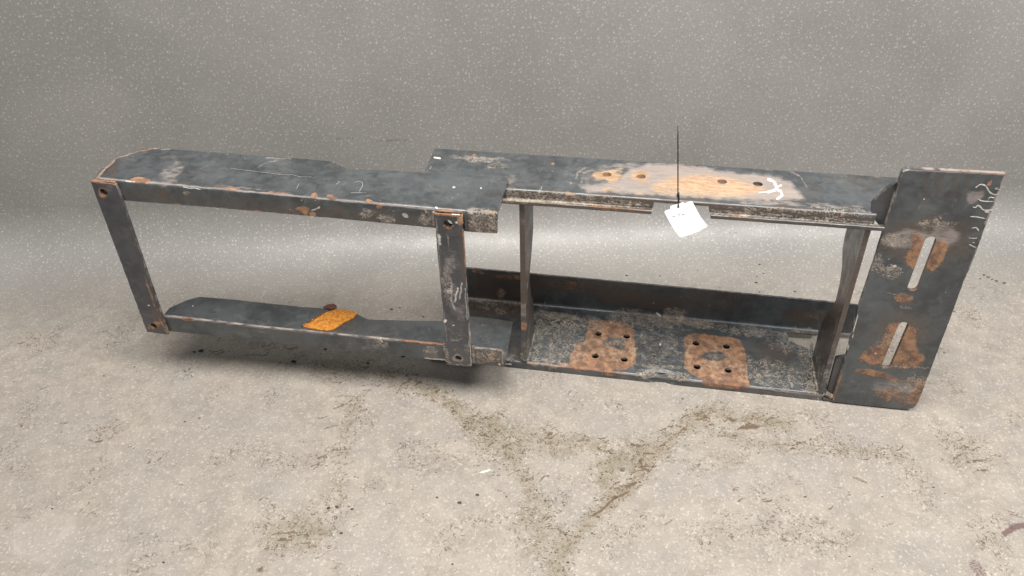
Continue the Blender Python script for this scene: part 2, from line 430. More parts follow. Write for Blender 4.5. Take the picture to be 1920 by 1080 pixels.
    col = k.mix(k.math('MULTIPLY', k.ramp(k.math('ADD', pale, k.math('MULTIPLY', k.math('SUBTRACT', mid, 0.5), 1.0)), 0.3, 1.0), 0.6), col, (0.60, 0.56, 0.54))
    k.l(col, k.b.inputs['Base Color'])
    k.l(k.ramp(k.noise(v, 12, 4, 0.6), 0.3, 0.7, 0.38, 0.50), k.b.inputs['Roughness'])
    k.b.inputs['Specular IOR Level'].default_value = 0.5
    h = k.math('ADD', k.math('ADD', k.math('MULTIPLY', fine, 0.6), k.math('MULTIPLY', k.noise(v, 90, 3), 0.8)), k.math('MULTIPLY', k.math('MULTIPLY', k.noise(v, 140, 4, 0.7), soil), 1.6))
    bp = k.n('ShaderNodeBump'); bp.inputs['Strength'].default_value = 0.35; bp.inputs['Distance'].default_value = 0.0010
    k.l(h, bp.inputs['Height']); k.l(bp.outputs[0], k.b.inputs['Normal'])
    return k.m
M_VINYL = vinyl()

# ------------------------------------------------------------------ floor and wall: one vinyl covering, coved where they meet
WA = YAW                           # the wall stands square to the camera's heading
CR = 0.13                          # radius of the cove
hx, hy = math.cos(WA), -math.sin(WA)         # along the wall
nx_, ny_ = math.sin(WA), math.cos(WA)        # away from the camera
DW = 1.715                          # camera to wall
def room(u, s):
    """u along the wall, s along the covering: floor for s < 0, then cove, then wall"""
    u = np.asarray(u, float); s = np.asarray(s, float)
    q = CR*PI/2
    d = np.where(s < 0, s, np.where(s < q, CR*np.sin(np.clip(s, 0, q)/CR), CR)) + DW - CR
    z = np.where(s < 0, 0, np.where(s < q, CR*(1-np.cos(np.clip(s, 0, q)/CR)), CR+s-q))
    return np.c_[CAM[0]+u*hx+d*nx_, CAM[1]+u*hy+d*ny_, z]
FLOOR_MARKS = [
    # curls and tracks of brown dirt: ('rust' = brown film, 'mud' = dark brown bits, 'white' = pale scuff and broad paler patches, 'tan' = soil film, 'brown' = purple-brown)
    ('rust', [(600, 690), (700, 690), (760, 720), (830, 742), (880, 790), (910, 835), (960, 852), (985, 900), (1010, 950), (1045, 1010), (1050, 1090)], 28, 0.64),
    ('rust', [(880, 795), (1000, 822), (1100, 830), (1180, 850), (1235, 838), (1290, 792), (1335, 772), (1420, 790), (1480, 796)], 25, 0.66),
    ('rust', [(1240, 838), (1205, 885), (1160, 932), (1110, 972), (1060, 1030), (1025, 1090)], 20, 0.74),
    ('rust', [(1180, 850), (1130, 880), (1150, 920)], 34, 0.7), ('rust', 1210, 860, 50, 26, -30, 0.85), ('rust', 925, 800, 46, 20, 25, 0.85), ('rust', 960, 845, 30, 24, 30, 0.7), ('rust', 1050, 840, 60, 22, 0, 0.6), ('rust', 1030, 1020, 40, 50, 0, 0.6),
    ('rust', [(1330, 800), (1400, 830), (1550, 840), (1690, 856)], 22, 0.5),
    ('rust', [(1420, 800), (1390, 860), (1300, 880)], 26, 0.4),
    ('rust', [(670, 760), (650, 810), (640, 860), (636, 940)], 22, 0.5),
    ('rust', 555, 1000, 75, 45, 0, 0.6), ('rust', 1010, 990, 60, 60, 0, 0.55), ('rust', 1830, 850, 55, 45, 20, 0.45),
    ('rust', 800, 860, 60, 40, 0, 0.35), ('rust', 1480, 1010, 110, 50, 0, 0.3), ('rust', 700, 700, 120, 16, 8, 0.45),
    ('rust', 490, 640, 60, 14, 5, 0.4), ('rust', 1860, 990, 60, 30, 0, 0.35),
    ('mud', [(1110, 968), (1130, 955), (1152, 935), (1180, 922)], 3.5, 0.8), ('mud', [(1200, 862), (1205, 878), (1216, 884)], 4.5, 0.75),
    ('mud', [(1175, 912), (1190, 905)], 6, 0.75), ('mud', [(745, 738), (752, 722), (770, 712), (760, 705)], 3, 0.62),
    ('mud', [(1392, 802), (1420, 800)], 6, 0.85), ('mud', [(1425, 800), (1460, 792), (1495, 790)], 3, 0.55),
    ('mud', [(1240, 838), (1262, 818), (1290, 798)], 5, 0.5), ('mud', [(1305, 778), (1316, 774)], 6, 0.6),
    ('mud', [(1620, 845), (1660, 852), (1700, 857)], 2.5, 0.6), ('mud', [(985, 700), (1014, 720)], 1.5, 0.3),
    ('mud', [(402, 735), (415, 727), (428, 722)], 2, 0.5), ('mud', [(605, 740), (640, 690)], 2, 0.2),
    ('mud', [(540, 1010), (545, 990)], 3, 0.6), ('mud', [(610, 985), (622, 1000)], 5, 0.5), ('mud', [(486, 1070), (492, 1066)], 7, 0.7),
    ('mud', [(1245, 985), (1262, 975)], 3, 0.6), ('mud', [(1600, 895), (1625, 905)], 3.5, 0.6), ('mud', [(1205, 958), (1270, 1060)], 1.6, 0.42),
    ('mud', [(1200, 1052), (1262, 1060)], 1.6, 0.45), ('mud', [(1012, 712), (1016, 735)], 2, 0.5), ('mud', [(1840, 880), (1855, 895)], 3, 0.5),
    ('mud', [(1612, 955), (1616, 975)], 2, 0.5), ('mud', [(1730, 960), (1760, 950)], 3, 0.5), ('mud', [(1880, 955), (1910, 965)], 4, 0.5),
    ('brown', [(1885, 1000), (1900, 988), (1925, 985)], 9, 0.85), ('brown', 1835, 1070, 28, 22, 60, 0.55), ('brown', [(1895, 965), (1915, 970)], 5, 0.6),
    ('brown', [(125, 745), (150, 695)], 4, 0.42), ('brown', [(128, 742), (158, 682)], 7, 0.25),
    ('white', 130, 990, 30, 60, 25, 0.5, 1.5), ('white', 80, 1010, 90, 60, 0, 0.45), ('white', 420, 850, 200, 90, 0, 0.3), ('white', 1600, 820, 160, 60, 0, 0.3),
    ('white', 1060, 890, 90, 40, 0, 0.35), ('white', 800, 760, 60, 16, 20, 0.4),
    ('mud', [(625, 261), (650, 259), (685, 262), (740, 263), (800, 265)], 2.0, 0.52), ('mud', [(1290, 444), (1340, 440), (1385, 435)], 1.8, 0.55),
    ('mud', [(1405, 436), (1420, 448)], 1.6, 0.45), ('mud', [(700, 318), (735, 317)], 2, 0.4), ('mud', [(605, 32), (608, 36)], 4, 0.5),
]
_rs = random.Random(5)
for (ax, ay), (bx, by), n_, w_ in (((700, 690), (880, 790), 26, 26), ((880, 790), (985, 900), 22, 24), ((985, 900), (1045, 1080), 20, 26), ((900, 800), (1180, 845), 26, 24), ((1180, 850), (1320, 775), 34, 22), ((1230, 845), (1110, 970), 26, 18),
                             ((1110, 970), (1030, 1080), 16, 18), ((1330, 785), (1480, 796), 16, 14), ((1400, 828), (1690, 856), 24, 14), ((650, 700), (640, 940), 22, 22), ((500, 1000), (620, 1000), 22, 24), ((1380, 850), (1560, 1040), 26, 60), ((1790, 850), (1870, 860), 14, 26), ((380, 640), (560, 660), 12, 14), ((100, 780), (700, 960), 26, 90)):
    for _ in range(n_):
        t_ = _rs.random(); cx = ax+(bx-ax)*t_+_rs.gauss(0, w_); cy = ay+(by-ay)*t_+_rs.gauss(0, w_*0.6); an = _rs.uniform(-0.9, 0.6); ln = _rs.uniform(4, 15); cv = _rs.uniform(-5, 5)
        if cy < 640: continue
        FLOOR_MARKS.append(('mud', [(cx-ln*math.cos(an), cy-ln*0.6*math.sin(an)), (cx, cy+cv), (cx+ln*math.cos(an), cy+ln*0.6*math.sin(an))], _rs.uniform(1.6, 3.0), _rs.uniform(0.42, 0.75)))
def room_sheet(name, us, ss, items):
    U, S = np.meshgrid(us, ss); U = U.ravel(); S = S.ravel()
    P = room(U, S)
    A = marks(P, items)
    d = (P-CAM)@np.array([nx_, ny_, 0])
    # the soil film grows towards the trodden foreground
    A[:, 3] = np.clip((1.63-d)/0.26, 0.0, 1)*(P[:, 2] < 0.01)*0.9
    n, mm = len(us), len(ss)
    F = [(j*n+i, j*n+i+1, (j+1)*n+i+1, (j+1)*n+i) for j in range(mm-1) for i in range(n-1)]
    o = put(name, P, F, M_VINYL, None, True, A, np.c_[U, S])
    o['kind'] = 'structure'
    return o
q = CR*PI/2
us_f = np.concatenate([np.linspace(-4, -1.35, 8)[:-1], np.arange(-1.35, 1.35, 0.0035), np.linspace(1.35, 4, 8)])
ss_f = np.concatenate([np.linspace(-4, -1.35, 8)[:-1], np.arange(-1.35, 0, 0.0035), np.linspace(0, q, 24)])
room_sheet('floor', us_f, ss_f, FLOOR_MARKS)
us_w = np.concatenate([np.linspace(-4, -1.45, 8)[:-1], np.arange(-1.45, 1.45, 0.007), np.linspace(1.45, 4, 8)])
ss_w = np.concatenate([np.arange(q, q+0.75, 0.007), np.linspace(q+0.76, q+2.9, 8)])
room_sheet('wall', us_w, ss_w, FLOOR_MARKS)

# ------------------------------------------------------------------ the welded steel frame
frame = empty('steel_frame', 'long rusty dark grey welded steel mounting frame standing on the speckled floor', 'steel frame')
H, HB, ZB, ZBT = 0.4255, 0.3862, 0.0860, 0.1269        # left arm: top plate, its flange foot, bottom plate, its flange top
HR, HRL, YR, BRU = 0.4195, 0.3896, 0.0985, 0.2444      # right channel, upper rail
ZP, ZW, BR = 0.0180, 0.0987, 0.3003                    # right channel, lower rail

def rail_map(Z, r, y0, down, left, back=None):
    a = r*PI/2
    def f(V):
        X = V[:, 0]; s = V[:, 1]; g = 1.0 if down else -1.0
        ph = np.clip(-s/r, 0, PI/2)
        y = np.where(s >= 0, y0+r+s, y0+r-r*np.sin(ph))
        dz = np.where(s >= 0, 0.0, r-r*np.cos(ph)) + np.where(s < -a, -s-a, 0.0)
        P = np.c_[X, y, Z-g*dz]
        N = np.c_[np.zeros_like(X), -np.sin(ph), g*np.cos(ph)]
        if back is not None:                       # a second flange turned down along the back
            q_ = np.clip((s-back)/r, 0, PI/2); k_ = s > back
            P[k_, 1] = y0+r+back+r*np.sin(q_[k_]); P[k_, 2] = Z-r+r*np.cos(q_[k_])-np.clip(s[k_]-back-a, 0, None)
            N[k_] = np.c_[0*q_[k_], np.sin(q_[k_]), np.cos(q_[k_])]
        return (skew(P) if left else P), N
    return f
def s_plate(y, r, y0): return y-y0-r
def s_flange(dz, r): return -(r*PI/2)-(dz-r)

# --- upper arm: top plate, front flange turned down
r = 0.005
def up(px, py):                      # a point of the top plate
    p = at(px, py, 'z', H, True); return (p[0], s_plate(p[1], r, 0))
def fl(px, py):                      # a point of the front flange
    p = at(px, py, 'y', 0, True); return (p[0], s_flange(H-p[2], r))
x0 = up(178, 333)[0]
xe = up(933, 398)[0]
fb = s_flange(H-HB, r)
outline = [(x0, fl(200, 372)[1]), (fl(227.5, 375.5)[0], fl(227.5, 375.5)[1]), fl(400, 389), fl(615, 408), fl(812, 427), fl(845, 431.5), fl(868, 433), fl(880, 434.5), fl(932, 437.5),
           (xe, -r*PI/2), (xe, 0), up(953, 335), up(900, 330), up(793, 324), up(742, 320), up(650, 317.5), up(636, 309), up(616, 302), up(560, 297), up(420, 287), up(290, 277.5),
           up(268, 280), up(240, 289), up(216, 297), up(190, 318), (x0, 0.0), (x0, -r*PI/2)]
hole = circle(fl(759, 405.5), 0.0062, 20)
fh2 = circle(fl(845.5, 416), 0.0068)
UP = [
    ('brown', [(230, 362), (400, 377), (815, 414)], 15, 0.42), ('brown', [(380, 384), (815, 422)], 7, 0.5),
    ('rust', 268, 337, 17, 7, 5, 0.85), ('rust', [(180, 335), (200, 312), (217, 297), (245, 287), (290, 278)], 2.0, 0.75), ('tan', [(180, 335), (217, 297), (260, 283)], 2.5, 0.7),
    ('tan', 320, 320, 16, 36, 28, 0.42), ('brown', 215, 320, 26, 7, -50, 0.5), ('mud', [(290, 277), (320, 279)], 2.5, 0.6),
    ('rust', 590, 367, 7, 5, 0, 0.9), ('rust', 624, 371, 9, 5, 0, 0.9), ('rust', 694, 377, 9, 5, 0, 0.6), ('rust', 712, 387, 6, 6, 0, 0.6), ('rust', [(400, 350), (440, 355)], 3.5, 0.7),
    ('rust', [(505, 361), (540, 363)], 3.5, 0.55), ('white', [(236, 339), (252, 341)], 2.6, 0.75), ('white', [(345, 351), (376, 355)], 2.0, 0.8), ('white', [(238, 343), (238, 352)], 2, 0.5),
    ('tan', [(185, 334), (300, 344), (420, 355), (560, 368), (700, 382), (815, 393)], 2.6, 0.62),  # edge wear along the bend, with the bend's highlight painted in
    ('rust', 570, 394, 13, 8, 0, 0.9), ('rust', 588, 402, 6, 4, 0, 0.95), ('rust', 544, 396, 4, 4, 0, 0.8), ('rust', [(320, 382), (400, 389), (560, 402)], 2.5, 0.45),
    ('brown', 300, 368, 12, 18, 0, 0.8), ('brown', 345, 375, 40, 12, 5, 0.45), ('brown', 838, 420, 13, 12, 0, 1.0, 0.5), ('brown', 192, 362, 16, 14, 0, 1.0, 0.5), ('brown', 440, 378, 60, 10, 5, 0.35),  # brown spots behind the bar holes paint in the holes' shade
    ('white', [(585, 395), (600, 389)], 2.4, 0.9), ('white', [(597, 372), (599, 388)], 1.6, 0.8), ('brown', 631, 395, 6, 5, 0, 0.9, 0.6), ('white', 565, 375, 3, 2, 0, 0.7), ('white', 683, 394, 5, 3, 0, 0.55),
    ('mud', 728, 411, 17, 8, 10, 0.72), ('mud', 690, 400, 14, 9, 0, 0.5), ('mud', 800, 410, 16, 16, 0, 0.55), ('tan', 690, 398, 30, 10, 0, 0.35), ('mud', 350, 362, 8, 4, 0, 0.45),
    ('mud', 907, 416, 36, 26, 4, 0.56), ('mud', 884, 400, 12, 12, 0, 0.7), ('mud', 925, 400, 10, 8, 0, 0.55), ('brown', 907, 422, 34, 22, 0, 0.9, 0.6), ('rust', 926, 397, 10, 5, 0, 0.55),
    ('tan', [(818, 395), (820, 425)], 3, 0.7), ('rust', [(815, 396), (872, 402)], 3.5, 0.8),
    ('white', [(818, 388), (821, 394)], 3, 0.9), ('white', 902, 352, 2.5, 2, 0, 0.8), ('white', 851, 351, 4, 2.2, 0, 0.75), ('white', 901, 326, 3, 2, 0, 0.8),
    ('white', [(932, 398), (946, 355), (953, 336)], 1.6, 0.5), ('mud', [(934, 398), (940, 378)], 2.4, 0.5), ('tan', [(875, 392), (905, 390)], 3, 0.35),
    ('tan', [(728, 318), (742, 318), (756, 321)], 2.5, 0.6), ('tan', [(500, 296), (545, 298)], 3, 0.5), ('tan', [(484, 314), (500, 304), (530, 300)], 1.6, 0.5),
    ('tan', 455, 352, 60, 3, 5, 0.4), ('white', 880, 372, 14, 8, 40, 0.22, 1.4), ('white', [(875, 362), (905, 378), (915, 385)], 1.4, 0.4),
]
# drawn scratches
UP += [('white', [(548, 326), (556, 320)], 1.0, 0.5), ('white', [(592, 333), (606, 331)], 1.0, 0.55),
       ('white', [(318, 332), (325, 327)], 1.3, 0.6), ('white', [(376, 331), (386, 323)], 1.3, 0.5)]
sheet('upper_arm', outline, [hole, fh2], rail_map(H, r, 0, True, True), 0.005, 0.0022, UP, M_STEEL, frame, [(-r*PI/2, 0)])

# --- lower arm: bottom plate, front flange turned up
def lo(px, py, z=ZB+0.005):
    p = at(px, py, 'z', z, True); return (p[0], s_plate(p[1], r, 0))
def lf(px, py):
    p = at(px, py, 'y', 0, True); return (p[0], s_flange(p[2]-ZB, r))
xa = lf(300, 600)[0]
outline = [(x0+0.006, lf(305, 592)[1]), (xa+0.002, lf(305, 592)[1]), lf(400, 603), lf(500, 614.5), lf(700, 634), lf(829, 646.7), lf(889, 653), lf(940, 657.5), lf(946, 684),
           (lf(946, 684)[0], 0), lo(962, 603), lo(922, 597), lo(883, 593), lo(868, 595), lo(845, 602), lo(760, 601), lo(690, 599), lo(672, 590), lo(630, 580), lo(560, 575), lo(440, 562), lo(374, 556.5),
           lo(350, 563), lo(318, 577), (x0+0.006, 0.02), (x0+0.006, -r*PI/2)]
LOW = [('tan', [(305, 593), (400, 604), (500, 615.5), (700, 635), (830, 648), (890, 654), (940, 658)], 1.8, 0.72), ('rust', 352, 598, 12, 4, 0, 0.9), ('mud', [(405, 603), (445, 607)], 2.2, 0.6),
       ('rust', [(755, 639), (828, 647)], 3.2, 0.85), ('mud', 808, 662, 14, 12, 30, 0.7), ('mud', [(797, 672), (838, 676)], 3, 0.8), ('white', [(797, 671), (836, 675)], 2, 0.8),
       ('mud', 706, 640, 12, 10, 0, 0.55), ('mud', 722, 648, 10, 8, 0, 0.5), ('white', [(710, 633), (716, 641)], 2.2, 0.8), ('tan', 700, 648, 26, 14, 0, 0.35), ('tan', 470, 625, 60, 8, 5, 0.3),
       ('brown', 915, 670, 34, 18, 0, 0.8), ('mud', 915, 668, 34, 14, 0, 0.45), ('rust', 922, 668, 8, 8, 0, 0.5), ('mud', 892, 662, 9, 12, 0, 0.6), ('white', 937, 682, 3, 2.5, 0, 0.8), ('tan', [(941, 658), (943, 683)], 2, 0.8),
       ('rust', 616, 620, 60, 3, 6, 0.35), ('white', [(495, 566), (510, 572), (520, 577)], 1.4, 0.5), ('white', [(680, 597), (700, 594)], 2, 0.4), ('tan', 690, 594, 18, 3, 0, 0.5),
       ('tan', 910, 625, 20, 26, 0, 0.25, 1.4), ('white', 905, 610, 2.5, 2, 0, 0.6), ('rust', [(470, 564), (505, 567)], 2, 0.5), ('white', 362, 574, 2, 1.5, 0, 0.8), ('brown', 620, 656, 14, 6, 0, 0.5)]
sheet('lower_arm', outline, [], rail_map(ZB, r, 0, False, True), 0.005, 0.0024, LOW, M_STEEL, frame, [(-r*PI/2, 0)])

# --- flat bars on the front of the arms
def flat_left(Y):
    def f(V):
        P = np.c_[V[:, 0], np.full(len(V), Y), V[:, 1]]
        return skew(P), np.tile([0.0, -1.0, 0.0], (len(V), 1))
    return f
def fp(px, py, Y=-0.0065):
    p = at(px, py, 'y', Y, True); return (p[0], p[2])
BAR1 = [('rust', [(170, 340), (215, 345)], 3.0, 0.85), ('tan', [(170, 340), (215, 346)], 3.0, 0.6), ('rust', 195, 361, 10, 9, 0, 0.6, 0.8), ('rust', 288, 613, 11, 8, 0, 0.75), ('rust', [(272, 520), (285, 560), (300, 600), (314, 626)], 3.5, 0.5),
        ('brown', 300, 600, 18, 24, -20, 0.8), ('tan', 205, 352, 12, 8, 0, 0.3), ('tan', 238, 500, 20, 10, -20, 0.25), ('white', 279, 573, 3, 1.8, 10, 0.85), ('white', 260, 583, 2, 2, 0, 0.7), ('rust', [(228, 380), (275, 520)], 1.6, 0.45)]
sheet('left_bar', [fp(275.6, 622), fp(315, 627.5), fp(228.5, 377), fp(216, 346), fp(169.5, 339.5)], [circle(fp(194.5, 360.5), 0.0072), circle(fp(288, 611), 0.0062)], flat_left(-0.0065), 0.006, 0.0022, BAR1, M_DARK, frame).name = 'flat_bar'
BAR2 = [('white', [(822, 440), (826, 458)], 5, 0.75), ('white', [(838, 440), (842, 462)], 4, 0.55), ('tan', 842, 500, 22, 34, 0, 0.42, 1.4), ('white', [(830, 496), (846, 508), (858, 498)], 6, 0.45), ('white', [(848, 532), (846, 560), (852, 580)], 5, 0.62), ('white', [(858, 540), (853, 566)], 3, 0.8), ('white', [(865, 532), (862, 560)], 2.5, 0.8),
        ('white', 843, 545, 8, 8, 0, 0.6), ('white', [(872, 540), (876, 600)], 2.6, 0.7), ('white', [(836, 612), (852, 626), (860, 640)], 3, 0.5), ('tan', 860, 600, 22, 50, 0, 0.36, 1.4), ('white', [(845, 640), (868, 634)], 2.6, 0.6), ('white', [(819, 470), (824, 520), (830, 580)], 2.2, 0.6), ('mud', 842, 520, 16, 26, 0, 0.4), ('rust', [(815, 400), (866, 405)], 3.6, 0.95), ('white', [(848, 402), (862, 403)], 2, 0.8), ('rust', 863, 413, 7, 12, 0, 1.0), ('orange', 864, 412, 4, 9, 0, 0.8), ('white', 855, 417, 4, 3, 40, 0.9), ('tan', [(838, 428), (845, 428)], 3, 0.8), ('rust', [(832, 424), (840, 429), (849, 425)], 2.4, 0.8),
        ('tan', [(870, 430), (878, 560), (884, 685)], 3.0, 0.75), ('rust', [(868, 430), (874, 500)], 3, 0.6), ('brown', [(868, 440), (872, 520)], 8, 0.7), ('white', [(816, 445), (826, 470), (830, 500)], 2.4, 0.5), ('tan', [(818, 410), (828, 560), (838, 640)], 2.4, 0.6),  # pale strokes down both bar edges are painted edge highlights
        ('white', 838, 500, 14, 22, 0, 0.36, 1.4), ('tan', 845, 500, 20, 40, 0, 0.35), ('mud', 846, 560, 9, 14, 0, 0.55), ('mud', 848, 548, 22, 26, 0, 0.42), ('white', [(868, 530), (862, 555), (858, 570)], 2, 0.6), ('white', [(866, 528), (864, 540)], 2, 0.6),
        ('white', 834, 602, 4, 4, 0, 0.9), ('white', 850, 611, 3, 2, 0, 0.8), ('white', [(835, 630), (850, 640), (858, 652)], 2, 0.5), ('white', [(846, 636), (868, 640)], 1.6, 0.5), ('tan', 860, 620, 26, 40, 0, 0.3), ('mud', 835, 668, 8, 16, -15, 0.8), ('mud', [(840, 683), (884, 687)], 4, 0.55), ('white', [(879, 620), (883, 680)], 2, 0.7),
        ('tan', 859, 672, 10, 8, 0, 0.6, 0.8), ('mud', 874, 655, 8, 10, 0, 0.5), ('rust', 853, 658, 4, 3, 0, 0.7)]
sheet('mid_bar', [fp(839, 683.5), fp(884.4, 687), fp(868.5, 440), fp(867.5, 404), fp(814, 400.5)], [circle(fp(840, 419.5), 0.0074), circle(fp(859.5, 671.5), 0.0065)], flat_left(-0.0065), 0.006, 0.002, BAR2, M_DARK, frame).name = 'flat_bar'

# --- upper rail of the right channel
r2 = 0.004
def ru(px, py):
    p = at(px, py, 'z', HR); return (p[0], s_plate(p[1], r2, YR))
def rl(px, py):
    p = at(px, py, 'y', YR); return (p[0], s_flange(HR-p[2], r2))
lipb = s_flange(0.0180, r2)
xg0, xg1 = rl(1223, 395)[0], rl(1329, 402)[0]
ul = ru(818, 278)[0]
xr1 = rl(1640, 415)[0]
sb = s_plate(at(1250, 304.5, 'z', HR)[1], r2, YR)-r2; xb1 = ru(1705, 330)[0]
outline = [(rl(942, 375)[0]-0.07, lipb), (xg0, lipb), (xg0+0.002, -0.009), (xg1-0.002, -0.009), (xg1, lipb), (xr1, lipb), (xr1, -r2*PI/2), (xr1+0.001, 0), (xr1+0.001, 0.012),
           (xr1+0.03, 0.03), (xb1, sb+0.006), (xb1, sb+0.030), (ul, sb+0.030), (ul, sb+0.004), (ul-0.003, sb-0.004), ru(796, 322), (ru(796, 322)[0], 0.0), (ru(796, 322)[0], lipb)]
# keep the rail's hidden left part just under the arm's plate
holes = [circle(ru(x, y), rr) for x, y, rr in ((1138, 327, 0.0085), (1202, 331, 0.0085), (1354, 340.5, 0.0085), (1421, 345, 0.0085))]
UR = [
    ('poly', 'tan', [(1180, 316), (1216, 306), (1290, 309), (1380, 324), (1450, 328), (1486, 345), (1508, 375), (1440, 378), (1330, 372), (1220, 364), (1100, 360), (1085, 348), (1130, 344), (1160, 335)], 0.85, 16), ('poly', 'tan', [(1085, 325), (1128, 310), (1165, 315), (1180, 330), (1130, 345), (1095, 348)], 0.38, 14), ('tan', [(1080, 336), (1082, 324), (1098, 314)], 3, 0.5), ('tan', [(1090, 342), (1093, 326), (1112, 318)], 3, 0.45), ('tan', 1100, 320, 40, 14, 0, 0.3), ('tan', 1180, 312, 60, 6, 2, 0.45),
    ('poly', 'orange', [(1225, 345), (1260, 330), (1310, 325), (1370, 332), (1420, 345), (1440, 358), (1390, 370), (1320, 370), (1235, 363), (1220, 356)], 0.80, 26), ('orange', 1138, 328, 26, 13, 0, 0.8), ('orange', 1197, 331, 22, 9, 0, 0.8), ('orange', 1420, 350, 24, 9, 0, 0.3),
    ('mud', 1290, 360, 60, 4, 4, 0.42), ('mud', 1260, 352, 24, 8, -30, 0.35), ('rust', 1138, 327, 16, 8, 0, 0.9), ('rust', 1202, 331, 14, 7, 0, 0.85), ('rust', 1422, 346, 12, 5, 0, 0.45),
    ('orange', 1138, 356, 16, 6, 5, 0.55), ('orange', 1200, 363, 14, 3, 5, 0.45), ('orange', 1070, 363, 12, 4, 0, 0.55), ('orange', 1070, 343, 4, 3, 0, 0.5),
    ('white', [(1078, 338), (1084, 322), (1090, 318)], 2, 0.42), ('white', [(1092, 337), (1088, 326), (1100, 322)], 2.4, 0.35), ('white', [(1105, 338), (1096, 328)], 2.0, 0.3),
    ('white', [(1024, 296), (1021, 305), (1012, 325)], 1.6, 0.55), ('white', [(1034, 318), (1026, 338)], 1.2, 0.5), ('white', [(1012, 357), (1017, 349)], 1.8, 0.7), ('rust', 1037, 307, 3, 3, 0, 0.7),
    ('white', [(1443, 337), (1450, 341), (1457, 350), (1455, 356), (1440, 360)], 2.6, 1.3), ('white', [(1455, 354), (1465, 358), (1467, 366), (1458, 372)], 2.8, 1.3), ('white', [(1442, 336), (1447, 339)], 3.4, 1.3), ('white', [(1459, 350), (1465, 347)], 2.4, 1.2), ('white', [(1424, 361), (1442, 359)], 1.8, 0.9),
    ('tan', [(1420, 315), (1450, 320)], 2, 0.4), ('tan', [(1480, 320), (1500, 330), (1512, 350)], 3, 0.45), ('tan', 1560, 385, 60, 4, 4, 0.4), ('tan', 1440, 380, 70, 5, 4, 0.5),
    ('brown', 1300, 385, 400, 9, 4, 0.7), ('brown', 1100, 372, 200, 8, 4, 0.6), ('brown', 1600, 410, 60, 8, 4, 0.5), ('mud', 1050, 368, 110, 6, 4, 0.42), ('mud', 1170, 380, 50, 6, 4, 0.5), ('mud', 960, 362, 16, 8, 0, 0.4), ('mud', 1500, 398, 150, 5, 4, 0.42),
    ('mud', 1570, 392, 60, 4, 4, 0.45), ('white', [(1560, 396), (1620, 402)], 1.6, 0.5), ('mud', 905, 300, 34, 7, 3, 0.4), ('tan', 900, 298, 60, 6, 2, 0.4), ('mud', 925, 312, 22, 8, 0, 0.35), ('rust', 890, 291, 4, 3, 0, 0.8), ('white', [(815, 295), (826, 296)], 2.6, 0.95), ('white', [(803, 319), (808, 312)], 1.6, 0.7),
    ('tan', [(820, 277), (860, 277)], 2.5, 0.45), ('tan', 770, 330, 20, 4, -15, 0.35), ('white', [(940, 330), (955, 332)], 1.6, 0.5), ('tan', 960, 338, 12, 10, 0, 0.4), ('white', [(975, 326), (990, 328)], 1.5, 0.5),
    ('tan', [(948, 355), (1100, 366), (1400, 386), (1634, 402)], 1.3, 0.5), ('mud', [(945, 371), (1215, 386)], 3.5, 0.85), ('mud', [(1335, 396), (1640, 418)], 3.5, 0.8), ('tan', 1640, 335, 60, 16, 3, 0.22, 1.5), ('brown', 1610, 340, 70, 20, 3, 0.3, 1.4)]
sheet('upper_rail', outline, holes, rail_map(HR, r2, YR, True, False, sb), 0.006, 0.0022, UR, M_STEEL, frame, [(-r2*PI/2, 0), (sb, sb+r2*PI/2)])

# the strip welded along the foot of the rail's lip, in two lengths
SM = [('mud', [(942, 374), (1223, 386)], 4, 1.5), ('mud', [(1330, 396), (1480, 406), (1645, 417)], 4, 1.4), ('mud', [(1330, 395), (1400, 402)], 7, 0.7), ('brown', 1100, 385, 200, 12, 4, 0.8), ('rust', 1150, 392, 60, 6, 4, 0.5), ('rust', 1400, 410, 40, 5, 4, 0.4), ('white', 1555, 423, 6, 3, 0, 0.7)]
xs = rl(941, 378)[0]
for a, b in ((xs, xg0-0.001), (xg1+0.003, rl(1655, 425)[0])):
    box('edge_strip', (a, b), (YR-0.0105, YR-0.0002), (0.3945, 0.4022), M_BROWN, frame, SM, nx=150, jitter=0.0012, edge=1)

# --- lower rail of the right channel: lip, plate on the floor, back wall
r3, r4 = 0.004, 0.006
Wp = BR-YR-r3-r4
def chan(V):
    X = V[:, 0]; s = V[:, 1]
    ph = np.clip(-s/r3, 0, PI/2); q2 = r4*PI/2
    th = np.clip((s-Wp)/r4, 0, PI/2)
    y = np.where(s < 0, YR+r3-r3*np.sin(ph), np.where(s < Wp, YR+r3+s, YR+r3+Wp+r4*np.sin(th)))
    z = np.where(s < 0, ZP-r3+r3*np.cos(ph), np.where(s < Wp, ZP, ZP+r4-r4*np.cos(th)))
    z = z - np.where(s < -r3*PI/2, -s-r3*PI/2, 0) + np.where(s > Wp+q2, s-Wp-q2, 0)
    N = np.where((s < 0)[:, None], np.c_[0*X, -np.sin(ph), np.cos(ph)], np.c_[0*X, -np.sin(th), np.cos(th)])
    return np.c_[X, y, z], N
def cp(px, py):
    p = at(px, py, 'z', ZP); return (p[0], p[1]-YR-r3)
def cw(px, py):
    p = at(px, py, 'y', BR); return (p[0], Wp+r4*PI/2+p[2]-ZP-r4)
lb = s_flange(ZP-0.0008, r3)
xl = cw(845, 500)[0]; xr = cp(1556, 742)[0]
xw = cw(1640, 578)[0]
outline = [(xl, lb), (xr-0.012, lb), (xr-0.011, -r3*PI/2), (xr, -0.001), (xr, Wp-0.002), (xr+0.004, Wp+0.004), (xw, Wp+0.006), (xw, cw(1620, 575)[1]), cw(1567, 568), cw(1300, 542), cw(1000, 514.5), cw(877, 503), (xl, cw(877, 503)[1])]
bolts = [(1122, 626), (1175, 631), (1116, 667.5), (1170.5, 674), (1305, 644), (1362, 650), (1307, 688), (1365, 694.5)]
